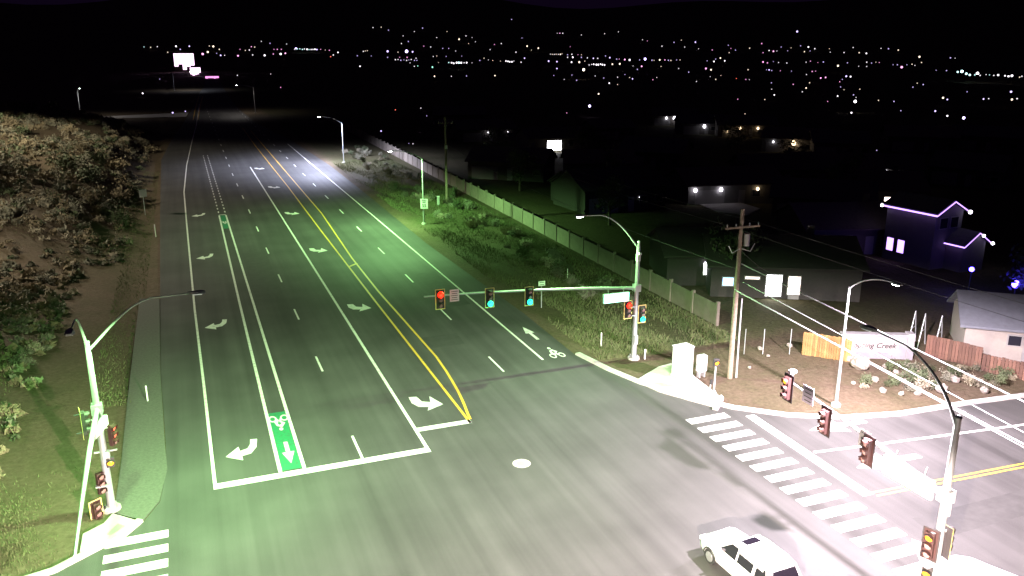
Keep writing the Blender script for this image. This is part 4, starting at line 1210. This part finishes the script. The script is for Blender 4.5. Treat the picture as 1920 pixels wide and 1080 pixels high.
# garage lit white
place_house(1040, 266, 1.4, 14, 9, 3.0, .4, 3, 'house with a wide open garage lit glaring white', R(20), [], [(-1, 1.3, 3.2, 2.1, 'window_white')], garage=False)
place_house(1388, 232, 2.2, 15, 9, 3.2, .42, 0, 'distant house with warm lamps washing its gable', R(10), [(-2.0, 2.3, 'porch_y', .34), (2.6, 2.3, 'porch_y', .30), (-5.2, 1.4, 'porch_y', .2)])
place_house(1490, 258, 2.2, 14, 9, 3.2, .42, 1, 'distant house with one strong warm lamp', R(-8), [(0, 2.3, 'porch_y', .5), (-4.5, 2.3, 'porch_w', .2)])
place_house(1321, 228, 2.2, 12, 9, 3.0, .42, 2, 'distant house with a single white lamp at its door', R(14), [(0, 2.2, 'porch_w', .42)])
place_house(1250, 214, 2.2, 13, 9, 3.0, .42, 3, 'distant house with a row of three violet-white lamps', R(0), [(-2.4, 2.3, 'porch_w', .32), (0, 2.3, 'porch_w', .5), (4.6, 2.3, 'porch_w', .3)])
place_house(1661, 311, 2.2, 12, 9, 3.0, .42, 0, 'house with a bluish lamp pair beyond the trees', R(8), [(0, 2.4, 'porch_w', .36), (1.4, 1.6, 'porch_w', .2)])
place_house(1125, 362, 2.0, 11, 8, 3.0, .45, 2, 'dark house behind the luminaire arm with one small lamp', R(30), [(-2, 2.1, 'porch_y', .13)], wallm=M['shade_darkened_siding'], roof=M['shade_darkened_siding'])
place_house(1200, 366, 2.0, 13, 9, 3.4, .45, 1, 'dark house with pale gable edge behind the mast arm lamp', R(34), [(2, 1.9, 'porch_w', .05)], wallm=M['shade_darkened_siding'], roof=M['shade_darkened_siding'])
place_house(1640, 355, 2.0, 12, 9, 3.0, .45, 1, 'dark house with two dull lit windows', R(14), [], [(-1.2, 1.6, .8, .7, 'window_lit'), (.8, 1.6, .9, .7, 'window_lit')])
place_house(915, 246, 2.0, 14, 9, 3.0, .42, 0, 'long dim house with a small lamp above the wall line', R(16), [(0, 2.2, 'porch_w', .2), (5, 2.2, 'porch_w', .12)])
rnd = random.Random(3)
for k, (u, v) in enumerate([(960, 330), (1120, 330), (1230, 300), (1450, 330), (1560, 330), (1570, 280), (1820, 330), (1720, 270), (1850, 270), (1140, 250), (1580, 450), (1540, 395), (860, 230)]):
    g = G(u, v)
    house((g.x, g.y, terrain(g.x, g.y)), math.atan2(g.y, g.x) - math.pi/2 + rnd.uniform(-.5, .5), rnd.uniform(11, 15), rnd.uniform(8, 10), rnd.uniform(2.8, 3.4), .42, k, 'unlit house in the dark neighbourhood behind the wall', 'unlit houses')
# the violet-trimmed house
A, B_, C_ = G(1677, 380, 5.4), G(1757, 399, 5.4), G(1807, 393, 5.4)
ang = math.atan2(C_.y - B_.y, C_.x - B_.x)
wid = (C_ - B_).length; dep = (A - B_).length
ax_ = Vector((math.cos(ang), math.sin(ang), 0)); ay_ = Vector((-math.sin(ang), math.cos(ang), 0))
base = Vector((B_.x, B_.y, terrain(B_.x, B_.y)))
t = thing('house', 'two-storey house outlined with glowing violet light strips', 'house', base, ang)
dep = min(dep, 13.0); rise = .52 * wid / 2; e = 5.4 - base.z
MB().add([(0, 0, -.3), (wid, 0, -.3), (wid, dep, -.3), (0, dep, -.3), (0, 0, e), (wid, 0, e), (wid, dep, e), (0, dep, e), (wid/2, 0, e + rise), (wid/2, dep, e + rise)],
         [(0, 1, 5, 8, 4), (1, 2, 6, 5), (2, 3, 7, 9, 6), (3, 0, 4, 7)]).build('wall', M['stucco'][1], t)
r = MB()
for s, x0 in ((-1, 0), (1, wid)):
    xe = x0 + s * .4; ze = e - .2
    vs = [(xe, -.4, ze), (wid/2, -.4, e + rise), (wid/2, dep + .4, e + rise), (xe, dep + .4, ze)]
    vs += [(a[0], a[1], a[2] + .15) for a in vs]
    f = [(4, 5, 6, 7), (3, 2, 1, 0), (0, 1, 5, 4), (2, 3, 7, 6), (3, 0, 4, 7)]
    r.add(vs, f if s > 0 else f)
r.build('roof', M['roof'][2], t)
def strip(a, b_, m='led_violet', rr=.07): MB().tube([a, b_], rr, 6).build('light_strip', M[m], t)
strip((-.45, -.45, e - .25), (-.45, dep + .4, e - .25), rr=.08)
strip((-.4, -.48, e - .22), (wid/2, -.48, e + rise), rr=.05); strip((wid/2, -.48, e + rise), (wid + .4, -.48, e - .22), rr=.05)
MB().sphere((wid + .4, -.5, e - .2), .2, 8).build('spot_lamp', M['led_spot'], t); MB().sphere((-.45, dep + .4, e - .25), .17, 8).build('spot_lamp', M['led_spot'], t)
# lower porch wing
wz = 2.9
WA, WB, WC = (G(u_, v_, wz + base.z) - base for u_, v_ in ((1757, 430), (1785, 437), (1838, 432)))
wx0 = min(max(WB.dot(ax_), .2), wid * .5); wx1 = wx0 + min((WC - WB).length, wid * .85); wy = min(-2.0, WB.dot(ay_)); wxm = (wx0 + wx1) / 2
MB().add([(wx0, wy, -.3), (wx1, wy, -.3), (wx1, -.01, -.3), (wx0, -.01, -.3), (wx0, wy, wz), (wx1, wy, wz), (wx1, -.01, wz), (wx0, -.01, wz), (wxm, wy, wz + 1.1), (wxm, -.01, wz + 1.1)],
         [(0, 1, 5, 8, 4), (1, 2, 6, 5), (3, 0, 4, 7)]).build('porch_wall', M['stucco'][1], t)
r = MB()
for xe in (wx0 - .35, wx1 + .35):
    vs = [(xe, wy - .4, wz - .18), (wxm, wy - .4, wz + 1.1), (wxm, -.02, wz + 1.1), (xe, -.02, wz - .18)]; vs += [(a[0], a[1], a[2] + .13) for a in vs]
    r.add(vs, [(4, 5, 6, 7), (3, 2, 1, 0), (0, 1, 5, 4), (3, 0, 4, 7)])
r.build('porch_roof', M['roof'][2], t)
strip((wx0 - .4, wy - .45, wz - .2), (wx0 - .4, -.1, wz - .2), rr=.06); strip((wx0 - .35, wy - .45, wz - .2), (wxm, wy - .45, wz + 1.1), rr=.04); strip((wxm, wy - .45, wz + 1.1), (wx1 + .4, wy - .45, wz - .2), rr=.04)
MB().sphere((wx1 + .4, wy - .5, wz - .15), .17, 8).build('spot_lamp', M['led_spot'], t); MB().sphere((wxm + .5, wy - .5, wz + .8), .16, 8).build('spot_lamp', M['led_spot'], t)
for yy in (dep * .62, dep * .85):
    wo = MB().box((-.03, yy, 1.7), (.06, .95, 1.5)).build('window', M['trim'], t); MB().box((-.07, yy, 1.7), (.02, .8, 1.35)).build('pane', M['window_white'] if False else M['led_violet'], wo)
for xx in (wid * .3, wid * .7):
    wo = MB().box((xx, -.03, e - 1.2), (1.2, .06, 1.2)).build('window', M['trim'], t); MB().box((xx, -.07, e - 1.2), (1.05, .02, 1.05)).build('pane', M['window_dark'], wo)
# blue-lit yards
def blue_lamp(u, v, z, r_, label):
    g = G(u, v, z); zb = terrain(g.x, g.y)
    t = thing('garden_lamp', label, 'garden lamp', (g.x, g.y, zb))
    MB().tube([(0, 0, -.05), (0, 0, z - zb)], .06, 6).build('post', M['darkmetal'], t)
    MB().sphere((0, 0, z - zb), r_, 8).build('globe', M['blue_glow'], t)
    q = bpy.data.lights.new('blue_light', 'POINT'); q.energy = 700 * r_; q.color = (.05, .03, 1); q.shadow_soft_size = r_ * 1.3
    qo = bpy.data.objects.new('blue_light', q); col.objects.link(qo); qo.parent = t; qo.location = (-.5, -.7, z - zb + .3)
    return t
blue_lamp(1905, 533, 2.0, .34, 'intense blue garden lamp by the far fence')
blue_lamp(1822, 505, 2.0, .22, 'smaller blue garden lamp beside the violet house')
MB()
# pale shed at the road side
g = G(1885, 706)
house((g.x + 5.6, g.y + 4.0, terrain(g.x, g.y)), R(-40), 7.6, 5.6, 2.5, .55, 1, 'pale small house with grey-blue roof and square window by the side road', None, roof=M['shed_roof'], wallm=mat('cream_siding', (.36, .32, .28), .8, var=.08), windows=0, garage=False, lit=((-.6, 1.5, .8, .7, 'window_dark'),))

# ------------------------------------------------------------------ lights of the city beyond
FL = {}
def far_mesh(c):
    if c not in FL:
        b = MB(); b.sphere((0, 0, 6), 1, 6); b.tube([(0, 0, -.5), (0, 0, 5.2)], .1, 4, 1, caps=False)
        o = b.build('city_lamp', [M['far_' + c], M['darkmetal']]); me = o.data; bpy.data.objects.remove(o); FL[c] = me
    return FL[c]
CN = {'w': 'white', 'v': 'violet', 'y': 'warm yellow', 'p': 'pink', 'r': 'red', 'g': 'green', 'c': 'cyan'}
def city_lamp(u, v, px, c):
    px *= random.uniform(.68, 1.12)
    r = 1.0
    d = ray(u, v); hd = math.hypot(d.x, d.y)
    for _ in range(4):
        if -d.z / hd > 12.0 / 3000:                 # below the horizon: on the plain
            p = G(u, v, terrain(0, 500) + 6 * r - .1)
        else:                                       # on the hillside
            k = d.z / hd; rr = (H - 6 * r + HR0 * HS) / (HS - k); p = CAMP + d * (rr / hd)
        D = (p - CAMP).length
        if math.hypot(p.x, p.y) > HR0:
            k = d.z / hd; rr = (H - 6 * r + HR0 * HS) / (HS - k); p = CAMP + d * (rr / hd); D = (p - CAMP).length
        r = px * D / F
    o = bpy.data.objects.new('city_lamp', far_mesh(c + ('L' if px > 1.9 else 'M' if px > 1.1 else 'S'))); col.objects.link(o)
    o.location = (p.x, p.y, p.z - 6 * r); o.scale = (r, r, r)
    return tag(o, 'tiny %s lamp shining in the dark city beyond' % CN[c], 'lamp', '%s lamps of the distant city' % CN[c])
def batch(x0, y0, k, text):
    for tok in text.split():
        a = tok.split(','); s = a[2] if len(a) > 2 else ''
        px = random.uniform(2.0, 2.5) if 'L' in s else random.uniform(1.25, 1.6) if 'M' in s else random.uniform(.75, 1.0)
        c = next((q for q in s if q in FARC), None)
        if c is None: c = random.choice('wwwvvyyp')
        city_lamp(x0 + float(a[0]) / k, y0 + float(a[1]) / k, px, c)
def runs(x0, y0, k, l):
    for xa, xb, yy, st, px, c in l:
        x = xa
        while x <= xb:
            city_lamp(x0 + x / k, y0 + (yy + random.uniform(-3, 3)) / k, px * random.uniform(.8, 1.15), random.choice(c)); x += st * random.uniform(.8, 1.25)
batch(680, 30, 3.097, """145,205,Lv 255,205,Lv 290,208,Mv 205,210 15,203 50,232 60,67 108,65 150,82 348,70 300,90 235,115 265,148 225,160 490,90 430,125 560,135,M
 600,115 615,160 655,150 635,125 355,175 395,180 465,188 500,188 540,203 805,160 765,165 740,195 955,175,M 890,210,M 940,245,M 1020,187,M 980,198 1205,178 1130,100 1145,100 1162,100
 1270,110 1405,103 1485,92 1625,138 1653,145 1850,140 1808,153 1738,175 1870,180 865,20 925,128 145,240 215,240 258,240 310,245 410,235 430,232 485,235 575,233 275,272 300,292 320,290,g 405,297,Mg
 440,270 635,272 680,258 705,245 730,255 755,258 800,262 920,268 1080,262,M 1128,265,M 1190,240,M 1220,240,M 1250,225 1270,225 1190,225 1215,222 1270,240,Mv 1305,243,M 1340,246,Mv 1365,246,M 1410,232
 1435,242,Mv 1475,250,Mv 1490,250 1522,253,M 1550,255,M 1608,255 1640,250,Lv 1680,257,M 1692,257 1725,255,M 1755,255,M 1775,257,M 1790,258 1823,255 1843,255 1213,268,M 1258,268,M 1290,262
 1450,280,M 1493,278,M 1570,290 1620,292,M 1733,293 1128,305,M 1283,312,L 1110,345 1595,310 1893,326,M 1835,305 1350,348 1400,360 1432,390,M 1480,355 1523,340 1550,357 1567,365,M 1708,357 1685,370 1480,398
 1215,343 1170,368 1243,373 417,350,M 515,350 603,348 768,346,My 1370,452,M 1318,523,L 1185,563 190,545,Mr 338,535 372,580,v 530,560 107,668,M 268,740 292,742 870,653,M 1275,800,Mv""")
batch(1300, 30, 3.097, """603,90,L 12,152,M 30,190 203,170 218,188 245,198 208,213 327,187 397,160 440,200 465,205,M 485,203 548,202 568,185 668,180,M 645,207,M 678,203 705,190 623,173 790,190 795,210 928,183 963,213
 1005,217,M 875,212 1190,198 1133,190 1090,188 1313,237,M 1325,270 405,213 510,180 110,197 130,250 120,264,M 157,244,M 182,260,M 80,260 73,305,M 103,312,M 160,345 98,352 18,380 130,368
 405,267,Mp 430,272,Mp 543,273 465,265 495,270 680,262 723,270 755,267 655,268 840,289,M 1007,268 1007,293 1035,273 1060,268 1080,270 1160,283 1185,283 1210,297,L 1240,283 1287,287 1270,280 960,292 895,272
 425,312,v 440,313,Mv 455,317,v 505,318 570,320 318,312 690,322,Mp 710,320,p 657,340 740,360,Mp 768,357,Mp 888,350,M 913,352,M 865,368 850,382 855,412 875,428 305,368 325,370 250,363,r 453,388 455,425 470,458,M
 655,418,M 675,388 580,397 633,440 838,465,M 780,496 940,496,L 945,473 930,458 918,562,M 1165,496,M 1075,490 1205,550 967,425 1300,390 1335,398 1275,413 1590,440 1845,440,M 1450,475,My 1475,485,M 1685,482,M 1715,480
 1850,485,M 1880,480,M 1405,552,M 1475,580,M 1570,592,L 1700,713,L 258,483 415,485 300,568 740,715 660,842 868,815 1065,780 1493,243 1520,245 1410,315 1470,317
 1535,325,Lc 1560,322,Lc 1585,335,Lc 1605,342,Mc 1635,342,Mc 1650,333,Lw 1665,345,Mw 1700,340,w 1720,342,c 1745,345,w 1770,343,Lw 1810,347,Mw 1830,350,Mw 1850,347,Lw 1895,355,My 1908,350,w""")
batch(220, 60, 4.0, """200,112,c 250,115 300,110 440,107,M 378,152 472,130 540,107,M 690,105 720,108,M 640,165,Lp 678,150,Ly 765,130,M 775,175,M 745,160 805,175 920,130 960,138 1005,110 1030,113 990,135 1015,172,M 1105,175,M
 1170,165,Mp 1175,130,p 1230,130,p 1260,160,Mp 1225,165,L 1200,130,p 1340,122,Lv 1525,130,p 1560,135 1590,137 1655,153,M 1620,172 1600,185,r 905,178,M 1800,178 1820,257,M 1845,145 1875,140 1080,70 1145,85 1270,90
 1225,415 1150,315 900,325 190,460,M 318,353 415,605,M 510,595,M""")
runs(680, 30, 3.097, [(190, 330, 255, 16, .95, 'wwv'), (500, 605, 272, 14, 1.6, 'wwc'), (832, 880, 264, 12, 1.2, 'w'), (1090, 1160, 222, 12, 1.0, 'wy'), (1315, 1405, 282, 13, 1.3, 'ww')])
runs(220, 60, 4.0, [(1330, 1510, 129, 16, 1.25, 'wcv')])

# glowing blocks added in place of the headlight glare at the road end
def glare_block(u, v, wpx, hpx, label, D):
    d = ray(u, v); hd = math.hypot(d.x, d.y); p = CAMP + d * (D / hd)
    zb = terrain(0, 500); wd, hh = wpx * D / F, hpx * D / F
    rz = math.atan2(p.y, p.x) - math.pi/2
    t = thing('road_end_glare', label, 'glare_standin', (p.x, p.y, zb), rz, 'added glare blocks at the road end')
    MB().box((0, 3.2, hh/2), (wd, 6, hh)).build('wall', M['stucco'][1], t)
    MB().box((0, 3.2, hh + .2), (wd + .6, 6.8, .4)).build('roof', M['roof'][0], t)
    n = 5; rnd2 = random.Random(int(u * 7))
    for i in range(n):
        h2 = hh * rnd2.uniform(.55, .98)
        MB().box(((i + .5) * wd / n - wd/2, .1, hh - h2/2 - .1), (wd / n * .93, .1, h2)).build('glare_panel', M['glare_glow'], t)
    return t
glare_block(347, 131, 32, 30, 'widest added block, pinkish white, standing in for headlight glare at the road end', 820)
glare_block(367, 140, 17, 14, 'smaller added block of headlight glare beside the bend of the road', 700)
M['glare_glow'] = mat('pink_glare_fringe', (.9, .6, .8), .6, emit=(1, .35, .80), strength=1.6, sample=False)  # pink fringe of the glare, put into glowing panels
glare_block(334, 116, 8, 8, 'narrow added pink glare block left of the glaring pair', 1000)
glare_block(352, 104, 16, 8, 'added pink glare block behind the widest glaring one', 1300)
glare_block(398, 148, 22, 4, 'low added glare strip right of the bend', 640)
